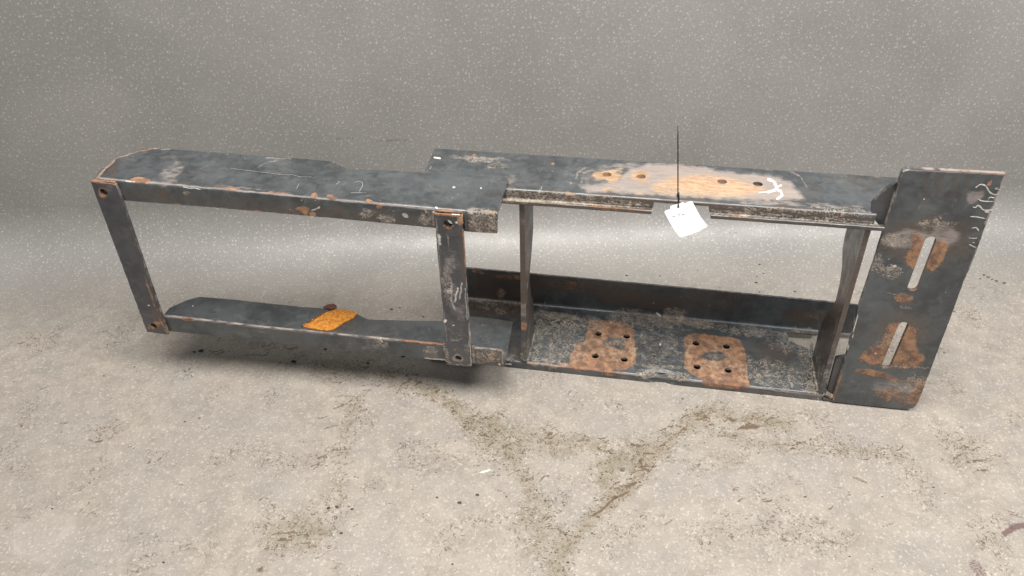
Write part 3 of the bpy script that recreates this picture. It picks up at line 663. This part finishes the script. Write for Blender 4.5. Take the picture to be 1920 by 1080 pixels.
holes = [circle(cp(x, y), 0.0074) for x, y in bolts] + [circle(cp(1226.5, 667.5), 0.0036, 12), circle(cp(1251, 670), 0.0032, 12)]
sc0 = cp(1238, 697)
holes.append([(sc0[0]+0.0125*math.cos(2*PI*i/20), sc0[1]+0.0016*math.sin(2*PI*i/20)) for i in range(20)])
holes.append(densify([cp(1474, 622.5), cp(1478, 634), cp(1492, 645), cp(1512, 653), cp(1529, 659), cp(1534, 626.5)], 0.003))
def dent(V, P):
    d = np.hypot((V[:, 0]-sc0[0]-0.004)/0.040, (V[:, 1]+0.002)/0.019)
    return -0.0045*np.clip((1.08-d)/0.16, 0, 1)*(V[:, 1] > -0.02)
LR = [
    ('poly', 'rust', [(1102, 604), (1122, 599), (1168, 603), (1190, 620), (1192, 680), (1176, 692), (1150, 693), (1070, 692), (1068, 668), (1080, 645), (1098, 640)], 0.95, 8),
    ('poly', 'rust', [(1283, 632), (1298, 625), (1370, 632), (1388, 640), (1398, 665), (1405, 728), (1320, 716), (1296, 700), (1283, 690)], 0.98, 8),
    ('orange', 1150, 650, 60, 46, 0, 0.36, 1.3), ('orange', 1345, 680, 60, 50, 0, 0.34, 1.3), ('poly', 'tan', [(1098, 640), (1080, 645), (1068, 668), (1070, 692), (1110, 693)], 0.4, 10), ('poly', 'tan', [(1320, 700), (1396, 700), (1404, 727), (1330, 718)], 0.35, 14),
    ('rust', 1360, 722, 50, 8, 7, 0.85), ('rust', 1095, 690, 70, 5, 6, 0.6), ('orange', 1184, 655, 7, 34, 0, 0.55), ('orange', 1288, 662, 5, 34, 0, 0.55), ('orange', 1160, 680, 24, 8, 0, 0.32), ('orange', 1385, 690, 14, 20, 0, 0.25),
    ('mud', 1030, 600, 52, 14, 8, 0.62), ('mud', 1080, 606, 60, 16, 6, 0.62), ('mud', 1190, 598, 50, 14, 6, 0.72), ('mud', 1265, 594, 26, 16, 0, 0.85), ('mud', 1305, 607, 36, 10, 6, 0.75), ('mud', 1060, 640, 60, 40, 0, 0.36), ('mud', 1030, 670, 44, 20, 0, 0.45), ('mud', 1010, 620, 14, 50, 12, 0.5),
    ('tan', 1265, 602, 70, 12, 5, 0.5), ('tan', 1040, 592, 60, 8, 6, 0.5), ('mud', 1230, 640, 60, 60, 0, 0.26), ('mud', 1210, 700, 26, 9, 0, 0.7), ('mud', 1270, 704, 24, 7, 8, 0.6), ('mud', 1245, 688, 50, 4, 4, 0.5),
    ('mud', 1150, 640, 50, 40, 0, 0.24), ('mud', 1345, 680, 50, 36, 0, 0.24), ('brown', 1450, 660, 60, 20, 8, 0.5, 1.3), ('mud', 1450, 700, 70, 30, 6, 0.36), ('mud', 1500, 640, 50, 26, 0, 0.42), ('mud', 1520, 700, 18, 60, -15, 0.58), ('mud', 1380, 618, 70, 10, 6, 0.45), ('mud', 1540, 728, 22, 14, 0, 0.75),
    ('tan', 1450, 625, 60, 8, 6, 0.4), ('mud', 1535, 655, 10, 14, 0, 0.7), ('tan', 1480, 700, 70, 30, 6, 0.2, 1.4),
    ('tan', [(990, 679), (1180, 702), (1420, 728), (1550, 743)], 2.0, 0.7), ('rust', [(990, 682), (1180, 703)], 3, 0.5), ('rust', [(1320, 723), (1550, 748)], 3, 0.4), ('rust', [(1030, 690), (1180, 708)], 4, 0.4),
    ('brown', 1220, 565, 100, 18, 4, 0.75, 1.3), ('rust', 1060, 532, 50, 9, 6, 0.42), ('brown', 1050, 535, 80, 12, 6, 0.7), ('brown', 940, 540, 70, 34, 6, 0.75), ('rust', 955, 520, 34, 6, 6, 0.5), ('brown', 1510, 592, 50, 14, 6, 0.7), ('rust', 1520, 592, 30, 9, 6, 0.35),
    ('rust', [(888, 508), (905, 512)], 4, 0.75), ('rust', [(1010, 516), (1025, 518)], 4, 0.5), ('rust', 938, 550, 9, 9, 0, 0.75), ('mud', 940, 552, 7, 9, 0, 0.7), ('mud', [(880, 562), (975, 570)], 5, 0.5), ('mud', 930, 578, 44, 10, 5, 0.35), ('brown', 930, 578, 60, 16, 4, 0.8), ('tan', [(885, 560), (975, 569)], 4, 0.5),
    ('white', [(1232, 587), (1238, 592)], 3, 0.95), ('white', 1146, 605, 2.5, 2, 0, 0.7), ('white', 1330, 573, 2, 2, 0, 0.7), ('white', 1225, 568, 2.5, 2, 0, 0.7), ('white', 1165, 536, 9, 2, 0, 0.4), ('mud', 1400, 548, 120, 3, 5, 0.35), ('white', 1237, 646, 2.5, 3, 0, 0.8),
    ('tan', 957, 660, 14, 18, 10, 0.45), ('mud', 960, 672, 12, 8, 0, 0.5), ('white', [(948, 682), (958, 683)], 2.2, 0.9), ('white', [(950, 655), (944, 678)], 1.4, 0.5)]  # short white stroke paints a highlight on the rounded lip
# bare paint left inside each rusty pad
o = sheet('lower_rail', outline, holes, chan, 0.005, 0.0022, LR, M_STEEL, frame, [(-r3*PI/2, 0), (Wp, Wp+r4*PI/2)], dent=dent)
me = o.data
n = len(me.vertices); co = np.zeros(n*3, np.float32); me.vertices.foreach_get('co', co); co = co.reshape(-1, 3).astype(float)
px, py = proj(co); jig = (fbm(co, 90, 77)-0.5)*0.7
keep = np.zeros(n)
for cx, cy, rx, ry in ((1150, 640, 20, 9), (1340, 667, 24, 9), (1160, 648, 14, 8)):
    keep = np.maximum(keep, np.clip((1.2-np.hypot((px-cx)/rx, (py-cy)/ry)+jig)/0.4, 0, 1))
for nm in ('wear',):
    a = me.color_attributes[nm]; b = np.zeros(n*4, np.float32); a.data.foreach_get('color', b); b = b.reshape(-1, 4)
    b[:, 0] *= 1-0.8*keep; a.data.foreach_set('color', b.ravel())

# --- web plates joining the rails, cut like a C
def web(xf, th, prof, items, mat, face):
    """a plate square to the rails; prof lists (y, z)"""
    def f(V):
        return np.c_[np.full(len(V), xf+(th if face > 0 else 0)), V[:, 0], V[:, 1]], np.tile([float(face), 0.0, 0.0], (len(V), 1))
    o = sheet('web_plate', prof, [], f, th, 0.0035, items, mat, frame, edge=('tan', 0.3))
    return o
zt = 0.3940
xw1 = at(973.5, 385, 'y', YR)[0]
web(xw1, 0.010, [(YR, ZP+0.0005), (YR, zt), (0.194, zt), (0.193, 0.285), (0.173, 0.245), (0.150, 0.215), (0.146, 0.185), (0.165, 0.14), (0.189, 0.112), (0.196, 0.08), (0.198, ZP+0.0005)],
    [('brown', 980, 480, 14, 120, 0, 0.75), ('tan', [(985, 390), (990, 520), (985, 600)], 1.2, 0.5), ('mud', [(978, 500), (976, 560)], 1.6, 0.5), ('rust', 983, 613, 5, 9, 0, 0.9), ('mud', 990, 665, 10, 26, 5, 0.55), ('mud', [(975, 660), (975, 682)], 2.5, 0.7)], M_BROWN, 1)
xw2 = at(1622, 433, 'y', YR)[0]
def wp(px, py):
    p = at(px, py, 'x', xw2); return (p[1], p[2])
prof = [(YR, ZP+0.0005), (YR, zt), (0.204, zt), (0.203, 0.31), (0.196, 0.29), (0.170, 0.268), (0.156, 0.24), (0.153, 0.205), (0.162, 0.18), (0.176, 0.16), (0.198, 0.12), (0.2055, 0.087), (0.202, 0.04), (0.200, ZP+0.0005)]
web(xw2, 0.009, prof, [('brown', 1600, 480, 50, 200, 10, 0.9), ('mud', 1540, 700, 8, 50, -15, 0.5), ('tan', [(1612, 450), (1560, 640), (1545, 720)], 1.6, 0.4), ('rust', [(1630, 440), (1590, 580), (1560, 700)], 2, 0.25)], M_DARK, -1)

# --- slotted end plate
YP = 0.0947
def ep(px, py):
    p = at(px, py, 'y', YP); return (p[0], p[2])
def flatY(V): return np.c_[V[:, 0], np.full(len(V), YP), V[:, 1]], np.tile([0.0, -1.0, 0.0], (len(V), 1))
def slot(x0_, y0_, x1_, y1_, hw):
    a = np.array(ep(x0_, y0_)); b = np.array(ep(x1_, y1_)); d = (a-b)/np.linalg.norm(a-b); n2 = np.array([-d[1], d[0]])
    out = []
    for i in range(11): t = PI*i/10; out.append(tuple(b+hw*(n2*math.cos(t)-d*math.sin(t))))
    for i in range(11): t = PI*i/10; out.append(tuple(a+hw*(-n2*math.cos(t)+d*math.sin(t))))
    return densify(out, 0.003)
outline = [ep(1560, 753), ep(1640, 762), ep(1700, 767.5), ep(1710, 766), ep(1717, 761), ep(1724, 748), ep(1743, 698), ep(1759, 656), ep(1779, 604), ep(1806, 530), ep(1824, 489), ep(1845, 431), ep(1866, 379), ep(1887.5, 326), ep(1790, 321), ep(1700, 316), ep(1693, 317), ep(1662, 415), ep(1639, 489), ep(1611, 572), ep(1581, 688)]
EP = [
    ('rust', 1718, 470, 18, 38, 10, 0.8, 1.0), ('tan', 1705, 448, 50, 22, -5, 0.6), ('tan', 1770, 445, 34, 26, 10, 0.6, 1.1), ('poly', 'rust', [(1752, 448), (1778, 455), (1768, 490), (1748, 512), (1735, 500)], 0.85, 10), ('brown', 1740, 450, 90, 50, 0, 0.6), ('mud', 1680, 450, 26, 14, 0, 0.5), ('mud', 1760, 420, 36, 12, 0, 0.42), ('orange', 1745, 490, 30, 22, 0, 0.25),
    ('poly', 'rust', [(1650, 640), (1668, 612), (1688, 604), (1716, 618), (1718, 650), (1735, 672), (1722, 690), (1660, 690), (1606, 674), (1622, 660)], 0.88, 22), ('rust', 1640, 700, 34, 7, 12, 0.85), ('rust', 1690, 712, 26, 8, 0, 0.45), ('rust', 1700, 630, 34, 26, 0, 0.45, 1.3), ('brown', 1690, 620, 70, 44, 0, 0.55, 1.2), ('orange', 1690, 670, 22, 18, 0, 0.3), ('orange', 1640, 672, 26, 10, 0, 0.3),
    ('rust', 1697, 560, 16, 12, 0, 0.6), ('mud', 1672, 512, 18, 11, 0, 0.62), ('mud', 1645, 500, 12, 20, 0, 0.5), ('white', 1678, 500, 5, 4, 0, 0.7), ('white', [(1662, 548), (1680, 553)], 1.6, 0.7), ('mud', 1695, 578, 16, 3, 0, 0.5), ('mud', [(1650, 690), (1670, 688), (1740, 690)], 2, 0.6),
    ('mud', 1660, 640, 20, 14, -60, 0.4), ('white', 1642, 663, 3, 2, 0, 0.8), ('mud', 1705, 650, 8, 8, 0, 0.5), ('tan', 1690, 730, 60, 22, 4, 0.5), ('rust', 1690, 745, 60, 16, 5, 0.5), ('rust', 1720, 735, 12, 30, 20, 0.6), ('mud', 1715, 720, 30, 18, 0, 0.4), ('tan', 1600, 728, 50, 16, 6, 0.25),
    ('tan', [(1694, 318), (1886, 327)], 2.6, 0.85), ('rust', [(1800, 323), (1886, 328)], 2.4, 0.6), ('white', [(1694, 320), (1703, 318)], 3.5, 0.8), ('white', [(1690, 330), (1694, 322)], 3, 0.6), ('tan', [(1886, 328), (1860, 392), (1848, 420)], 4, 0.75), ('white', [(1880, 345), (1862, 388), (1850, 418)], 3, 0.6), ('tan', [(1845, 430), (1806, 530)], 2.0, 0.6),
    ('tan', [(1662, 415), (1694, 320)], 1.6, 0.5), ('white', [(1611, 580), (1598, 632)], 1.8, 0.9), ('white', [(1593, 645), (1589, 655)], 1.6, 0.9), ('white', [(1583, 670), (1578, 688)], 1.6, 0.8), ('rust', [(1578, 700), (1562, 750)], 3.5, 0.6), ('rust', [(1742, 700), (1722, 752)], 4, 0.6),  # pale strokes on the left edge paint in its highlight
    ('brown', [(1737, 338), (1738, 362)], 9, 0.5), ('brown', [(1762, 336), (1764, 368)], 10, 0.5), ('brown', [(1790, 336), (1788, 372)], 10, 0.5), ('brown', [(1813, 340), (1808, 366)], 7, 0.4), ('tan', [(1748, 340), (1752, 355), (1742, 375)], 5, 0.3), ('tan', [(1775, 340), (1776, 360), (1755, 395)], 4.5, 0.28), ('tan', [(1805, 345), (1800, 365), (1775, 400), (1740, 412)], 4, 0.28),
    ('tan', 1830, 368, 18, 14, -30, 0.55), ('tan', 1700, 355, 24, 20, 0, 0.2, 1.4), ('rust', 1856, 343, 8, 5, -40, 0.6), ('mud', 1862, 400, 8, 6, 0, 0.3), ('white', 1732, 373, 2.5, 2, 0, 0.8), ('tan', 1725, 388, 8, 3, -50, 0.4), ('brown', 1850, 440, 26, 60, 15, 0.3)]
sheet('end_plate', outline, [slot(1744.5, 452, 1712, 538, 0.0088), slot(1693.5, 611, 1662.5, 684, 0.0083)], flatY, 0.008, 0.0021, EP, M_STEEL, frame, edge=('tan', 0.8))

# painted characters along its right edge
plate = bpy.data.objects['end_plate']
def stroke(pts, wd, mat, parent, Y=YP-0.0003, th=0.0005, conv=None):
    P = [np.array(ep(*p)) for p in pts] if conv is None else [np.array(conv(*p)) for p in pts]
    # smooth the line
    Q = []
    for i in range(len(P)-1):
        p0, p1, p2, p3 = P[max(i-1, 0)], P[i], P[i+1], P[min(i+2, len(P)-1)]
        for t in np.arange(0, 1, 0.2): Q.append(0.5*((2*p1)+(-p0+p2)*t+(2*p0-5*p1+4*p2-p3)*t*t+(-p0+3*p1-3*p2+p3)*t**3))
    Q.append(P[-1]); Q = np.array(Q)
    T = np.gradient(Q, axis=0); T /= np.linalg.norm(T, axis=1)[:, None]+1e-9; Nn = np.c_[-T[:, 1], T[:, 0]]
    ww = wd*(0.45+0.75*vnoise(np.c_[Q, 0*Q[:, 0]], 220, 4)); ww[0] *= 0.5; ww[-1] *= 0.5
    L = Q+Nn*ww[:, None]; Rr = Q-Nn*ww[:, None]
    V = []; F = []
    for i in range(len(Q)):
        for c, dy in ((L, 0), (Q, -th), (Rr, 0)): V.append((c[i][0], Y+dy, c[i][1]))
    for i in range(len(Q)-1):
        for j in range(2):
            a = 3*i+j; F.append((a, a+1, a+4, a+3))
    return put('painted_stroke', V, F, mat, parent, True)
for pts, wd, mt in [
    ([(1829, 352), (1838, 346), (1848, 349), (1855, 360), (1864, 365), (1872, 364)], 0.0013, M_WHITE),
    ([(1853, 374), (1856, 370), (1864, 371)], 0.0013, M_WHITE),
    ([(1833, 373), (1842, 377), (1862, 378)], 0.0012, M_WHITE),
    ([(1824, 388), (1829, 389), (1833, 385), (1838, 388), (1845, 394), (1862, 394)], 0.0014, M_WHITE),
    ([(1846, 397), (1855, 398)], 0.0014, M_WHITE),
    ([(1819, 406), (1832, 407), (1847, 410)], 0.0014, M_WHITE),
    ([(1822, 428), (1830, 427), (1835, 433)], 0.0014, M_WHITE),
    ([(1816, 446), (1826, 447), (1832, 446)], 0.0010, M_PALE),
    ([(1817, 458), (1824, 462), (1830, 464)], 0.0010, M_PALE),
    ([(1823, 455), (1828, 455)], 0.0012, M_PALE),
    ([(1872, 352), (1866, 354), (1875, 356)], 0.0010, M_PALE)]:
    stroke(pts, wd, mt, plate)

# scratched figures on the upper arm
arm = bpy.data.objects['upper_arm']
def scratch(pts, wd):
    """thin scored line lying on the arm's top plate"""
    P = np.array([at(x, y, 'z', H+0.0005, True) for x, y in pts])
    T = np.gradient(P, axis=0); Nn = np.c_[-T[:, 1], T[:, 0], 0*T[:, 0]]; Nn /= np.linalg.norm(Nn, axis=1)[:, None]+1e-9
    V = skew(np.concatenate([P+Nn*wd, P-Nn*wd])); n = len(P)
    V[:, 2] += 0.0003
    return put('scratched_line', V, [(i, i+1, n+i+1, n+i) for i in range(n-1)], M_PALE, arm)
scratch([(664, 343), (672, 340), (679, 342), (680, 348), (674, 359)], 0.0005)
scratch([(658, 362), (672, 361.5), (687, 362)], 0.0005)
scratch([(630, 346), (637, 342), (633, 340)], 0.0005)
scratch([(556, 355), (561, 344)], 0.0004)
scratch([(433, 316), (470, 320.5), (500, 324), (530, 328), (550, 328), (562, 332), (584, 332)], 0.00045)

# --- dark backing plates behind the end plate, one at each rail
YG = YP+0.0085
def gq(px, py):
    p = at(px, py, 'y', YG); return (p[0], p[2])
def fgus(V): return np.c_[V[:, 0], np.full(len(V), YG), V[:, 1]], np.tile([0.0, -1.0, 0.0], (len(V), 1))
xg = gq(1668, 415)[0]+0.03
sheet('backing_plate', [gq(1690, 334), gq(1682, 341), gq(1666, 352), gq(1651, 365), gq(1641, 374), gq(1635, 383), gq(1634.5, 395), gq(1638, 410), gq(1647, 421), gq(1656, 426), (xg, gq(1668, 428)[1]), (xg, gq(1690, 334)[1])], [], fgus, 0.008, 0.003, [('brown', 1665, 380, 20, 30, 0, 0.3), ('tan', [(1690, 334), (1651, 365), (1641, 375)], 1.2, 0.4)], M_DARK, frame, edge=('brown', 0.4))
sheet('backing_plate', [gq(1584, 668.5), gq(1567.5, 672.5), gq(1556, 716), gq(1552, 733), gq(1556, 742), (xg-0.02, 0.004), (xg-0.02, gq(1584, 668.5)[1])], [], fgus, 0.008, 0.003, [], M_DARK, frame, edge=('brown', 0.4))
box('bottom_tab', (xr-0.010, ep(1566, 745)[0]+0.004), (YR-0.001, YR+0.004), (0.002, 0.0095), M_DARK, frame, [('mud', 1560, 735, 16, 18, 0, 0.8)], nx=6)

# --- weld beads
def bead(p0, p1, rad, mat, items, parent=frame, left=False):
    p0 = np.array(p0, float); p1 = np.array(p1, float); L = np.linalg.norm(p1-p0); n = max(4, int(L/0.0016))
    d = (p1-p0)/L; a = np.cross(d, [0.3, 0.5, 0.8]); a /= np.linalg.norm(a); b = np.cross(d, a)
    V = []; F = []
    for i in range(n+1):
        t = i/n; rr = rad*(0.78+0.32*abs(math.sin(i*1.15))+0.16*random.random())*(0.4 if i in (0, n) else 1)
        c = p0+(p1-p0)*t+(np.array([random.random() for _ in range(3)])-0.5)*rad*0.3
        for j in range(8): an = 2*PI*j/8; V.append(c+(a*math.cos(an)+b*math.sin(an))*rr)
    for i in range(n):
        for j in range(8):
            q0 = i*8+j; q1 = i*8+(j+1) % 8; F.append((q0, q1, q1+8, q0+8))
    F.append(tuple(range(8))); F.append(tuple(range(n*8, n*8+8)))
    V = np.array(V)
    if left: V = skew(V)
    return put('weld_bead', V, F, mat, parent, True, marks(V, items))
a = fp(812, 398); b = fp(814, 428)
bead((a[0]-0.001, -0.0015, a[1]), (b[0]-0.001, -0.0015, b[1]+0.001), 0.0028, M_STEEL, [('mud', 820, 410, 12, 30, 0, 0.5), ('tan', 820, 410, 20, 40, 0, 0.6)], left=True)
a = fp(870, 402); b = fp(872, 433)
bead((a[0]+0.001, -0.0015, a[1]), (b[0]+0.001, -0.0015, b[1]+0.001), 0.0032, M_STEEL, [], left=True)
a = fp(833, 650); b = fp(839, 682)
bead((a[0]-0.001, -0.0015, a[1]), (b[0]-0.001, -0.0015, b[1]), 0.0034, M_STEEL, [('mud', 836, 666, 12, 30, 0, 0.85)], left=True)
a = fp(884, 650); b = fp(886, 684)
bead((a[0]+0.001, -0.0015, a[1]), (b[0]+0.001, -0.0015, b[1]), 0.003, M_STEEL, [('mud', 884, 666, 12, 30, 0, 0.6)], left=True)
a = up(846, 400)[0]
bead((fp(816, 400)[0], -0.002, H-0.003), (fp(866, 404)[0], -0.002, H-0.003), 0.0022, M_STEEL, [('rust', 840, 400, 40, 10, 0, 0.9)], left=True)
bead((fp(172, 339)[0], -0.002, H-0.003), (fp(214, 344)[0], -0.002, H-0.003), 0.0022, M_STEEL, [('rust', 192, 340, 40, 10, 0, 0.9), ('tan', 192, 340, 40, 10, 0, 0.6)], left=True)
bead((xw1-0.001, YR+0.004, ZP), (xw1-0.001, YR+0.004, ZP+0.02), 0.003, M_STEEL, [('mud', 975, 670, 12, 30, 0, 0.7)])
bead((xw1+0.0115, YR+0.004, ZP+0.001), (xw1+0.0115, 0.195, ZP+0.001), 0.0034, M_STEEL, [('mud', 1000, 650, 30, 60, 0, 0.7)])
bead((xw2-0.001, YR+0.004, ZP+0.001), (xw2-0.001, 0.198, ZP+0.001), 0.0038, M_STEEL, [('mud', 1535, 690, 30, 70, 0, 0.75)])
bead((xw2+0.012, YR+0.002, 0.020), (ep(1562, 745)[0], YR+0.002, 0.012), 0.005, M_STEEL, [('rust', 1560, 735, 20, 30, 0, 0.5), ('mud', 1560, 740, 20, 30, 0, 0.6)])

# --- swollen orange rust on the lower arm
low = bpy.data.objects['lower_arm']
pad = [lo(x, y) for x, y in [(565, 613), (588, 599), (614, 586), (632, 580.5), (652, 583), (671, 587.5), (663, 597), (646, 606), (626, 618), (612, 621), (588, 618)]]
def fpad(V):
    y = r+V[:, 1]; P = skew(np.c_[V[:, 0], y, np.full(len(V), ZB+0.0072)])
    P[:, 2] += (fbm(P, 150, 5)-0.5)*0.003
    return P, np.tile([0.0, 0.0, 1.0], (len(V), 1))
sheet('rust_swelling', pad, [], fpad, 0.0024, 0.0016, [('orange', 620, 600, 1, 1, 0, 0)], M_ORANGE, low, bump=0.0022)
def fcr(V):
    y = r+V[:, 1]; P = skew(np.c_[V[:, 0], y, np.full(len(V), ZB+0.0055)])
    P[:, 2] += fbm(P, 120, 5)*0.004
    return P, np.tile([0.0, 0.0, 1.0], (len(V), 1))
sheet('rust_flake', [lo(x, y) for x, y in [(606, 577.5), (613, 573.5), (624, 571.5), (631, 574), (632, 580), (622, 581), (612, 579.5)]], [], fcr, 0.002, 0.0013, [], M_CRUST, low, bump=0.003)
sheet('rust_flake', [lo(x, y) for x, y in [(565, 613), (588, 598), (614, 584.5), (612, 587), (590, 601), (567, 614.5)]], [], fcr, 0.001, 0.0013, [], M_CRUST, low, bump=0.002)

# ------------------------------------------------------------------ the white tag and its cable tie
YT = YR-0.020
tag = empty('tag', 'small white card tag hanging from a black cable tie on the upper rail', 'tag', tuple(at(1273, 387, 'y', YT)))
org = np.array(tag.location)
LEAN = 0.38
def tp(px, py):
    d = ray(px, py); n_ = np.array([0, 1.0, -LEAN]); p0 = at(1273, 382, 'y', YT)
    p = CAM+d*(((p0-CAM)@n_)/(d@n_)); return (p[0], p[2])
def ftag(V):
    b = (V[:, 0]-tp(1286, 410)[0])
    y = YT + LEAN*(V[:, 1]-at(1273, 382, 'y', YT)[2]) + 1.5*b*b
    return np.c_[V[:, 0], y, V[:, 1]]-org, np.tile([0.0, -1.0, 0.0], (len(V), 1))
card = [tp(x, y) for x, y in [(1245.5, 399), (1247, 396.5), (1256.5, 392.5), (1257, 387), (1280.5, 379.3), (1284, 381), (1296, 377.3), (1298.5, 379), (1305, 391), (1314, 408), (1326.5, 424.5), (1325, 427), (1315, 431), (1313, 433.5), (1291, 441), (1288, 441.5), (1278, 445.3), (1274, 444), (1263, 430), (1254, 414)]]
hc = tp(1271.5, 388.5)
card_o = sheet('card', card, [circle(hc, 0.0022, 12)], ftag, 0.0006, 0.003, [], M_CARD, tag, edge=('white', 0.0), bump=0.0, rough_edge=0.0)
def fprint(V):
    P, N = ftag(V); return P+N*0.0004, N
for (ax, ay), (bx, by) in (((1260, 406), (1266, 404)), ((1270, 402.5), (1275, 401)), ((1278, 402), (1283, 400.5))):
    sheet('printed_word', [tp(ax, ay), tp(bx, by), tp(bx+0.6, by+1.6), tp(ax+0.6, ay+1.6)], [], fprint, 0.0002, 0.002, [], M_PALE, card_o, edge=('white', 0), bump=0.0, rough_edge=0.0)
def tube(name, pts, rx, mat, parent, flat=1.0, seg=8):
    V = []; F = []; P = [np.array(p, float) for p in pts]
    for i, p in enumerate(P):
        t = P[min(i+1, len(P)-1)]-P[max(i-1, 0)]; t /= np.linalg.norm(t)
        a = np.cross(t, [0, 1, 0.01]); a /= np.linalg.norm(a); b = np.cross(t, a)
        for j in range(seg):
            an = 2*PI*j/seg; V.append(p+a*math.cos(an)*rx+b*math.sin(an)*rx*flat)
    for i in range(len(P)-1):
        for j in range(seg):
            q0 = i*seg+j; q1 = i*seg+(j+1) % seg; F.append((q0, q1, q1+seg, q0+seg))
    F.append(tuple(range(seg))); F.append(tuple(range(len(V)-seg, len(V))))
    return put(name, V, F, mat, parent, True)
ty = YT-0.0015
top = at(1271, 236, 'y', ty)-org; hd = at(1271.2, 366, 'y', ty)-org; hl = at(1272, 389, 'y', ty)-org
tie = tube('cable_tie', [hd-[0, 0, .001], hd*0.75+top*0.25+[0, .001, 0], (hd+top)/2+[0, .002, 0], top], 0.0010, M_PLASTIC, tag, 0.6)
tube('loop', [hd+[0, 0.001, 0.002], hd*0.4+hl*0.6+[0, -0.0015, 0], hl+[0, 0.0005, 0], hl+[0, 0.006, -0.001], hl*0.6+hd*0.4+[0.001, 0.0095, 0.002], hd+[0.001, 0.006, 0.002], hd+[0, 0.002, 0.002]], 0.0011, M_PLASTIC, tie, 0.6)
hx2 = [(-.0020, -.0018), (.0020, -.0018), (.0022, .0030), (-.0022, .0030)]
V = [hd+np.array([a, b, c]) for c in (-0.003, 0.003) for a, b in [(x_*(0.8 if c > 0 else 1), y_) for x_, y_ in hx2]]
put('tie_head', V, [(0, 1, 2, 3), (7, 6, 5, 4), (0, 4, 5, 1), (1, 5, 6, 2), (2, 6, 7, 3), (3, 7, 4, 0)], M_PLASTIC, tie)

# ------------------------------------------------------------------ loose dirt on the floor
def crumb_verts(P, s):
    V = []; n = 6
    for k, (rr, h) in enumerate(((1, 0.0), (0.9, 0.45), (0.4, 0.8))):
        for i in range(n):
            a = 2*PI*i/n+k*0.4; q_ = s*rr*(0.65+0.6*random.random())
            V.append((P[0]+q_*math.cos(a)*1.2, P[1]+q_*math.sin(a)*0.8, P[2]+0.0004+s*h*0.6*(0.7+0.5*random.random())))
    F = [tuple(range(n))[::-1], tuple(range(2*n, 3*n))]
    for k in range(2):
        for i in range(n): F.append((k*n+i, k*n+(i+1) % n, (k+1)*n+(i+1) % n, (k+1)*n+i))
    return V, F
def on_floor(px, py): return at(px, py, 'z', 0.0)
spots = [(1175, 517, 3), (1238, 517, 2), (352, 481, 2), (266, 449, 2), (187, 454, 2.5), (452, 467, 2), (475, 467, 1.6), (549, 471, 2), (600, 615, 2), (750, 577, 2), (734, 580, 3), (794, 594, 2), (551, 678, 5), (610, 655, 3), (377, 658, 5), (364, 660, 3), (755, 668, 4), (690, 681, 3),
         (1845, 516, 3), (1853, 520, 3), (1868, 527, 3), (1883, 531, 3.5), (1860, 524, 2), (1838, 523, 2), (1424, 496, 2.5), (1419, 519, 1.5), (1417, 530, 3), (1432, 513, 1.5), (1490, 547, 2.5), (1424, 548, 2), (1308, 507, 1.5), (1360, 468, 1.5), (1770, 661, 1.5),
         (374, 784, 2), (347, 791, 2), (252, 688, 1.6), (98, 954, 1.6), (307, 1055, 2), (862, 943, 3), (895, 928, 3), (820, 933, 2), (1110, 1000, 1.6), (1510, 932, 2), (1750, 914, 1.6), (1280, 748, 2), (27, 716, 1.5), (195, 705, 1.6), (640, 1000, 2.5), (660, 955, 2.5), (616, 953, 3), (632, 951, 3), (848, 1058, 1.5), (1065, 1055, 2)]
CV = []; CF = []
for px, py, s in spots:
    v, f = crumb_verts(on_floor(px, py), s*0.0011); n = len(CV); CV += v; CF += [tuple(i+n for i in g) for g in f]
for _ in range(260):                  # finer grit along the dirty tracks
    t = random.choice([((700, 700), (760, 720)), ((880, 790), (910, 835)), ((1180, 850), (1290, 795)), ((1230, 845), (1110, 972)), ((1100, 975), (1030, 1075)), ((960, 850), (1040, 1000)), ((1400, 800), (1690, 856)), ((350, 650), (800, 690)), ((0, 800), (1900, 1000))])
    q_ = random.random(); sp_ = 26 if t[0][0] else 140
    px = t[0][0]+(t[1][0]-t[0][0])*q_+random.gauss(0, sp_); py = t[0][1]+(t[1][1]-t[0][1])*q_+random.gauss(0, sp_*0.6)
    if py < 640: continue
    v, f = crumb_verts(on_floor(px, py), random.uniform(0.0006, 0.0016)); n = len(CV); CV += v; CF += [tuple(i+n for i in g) for g in f]
o = put('dirt_crumbs', CV, CF, M_CRUMB); o['kind'] = 'stuff'
v, f = crumb_verts(on_floor(910, 884), 0.004)
c0 = on_floor(910, 884); v = [((x-c0[0])*1.7, (y-c0[1])*0.8+(x-c0[0])*0.9, z*0.5) for x, y, z in v]
o = put('paint_chip', v, f, M_CHIP); o.location = c0
o['label'] = 'small cream paint chip lying on the dirty floor in front of the frame'; o['category'] = 'paint chip'
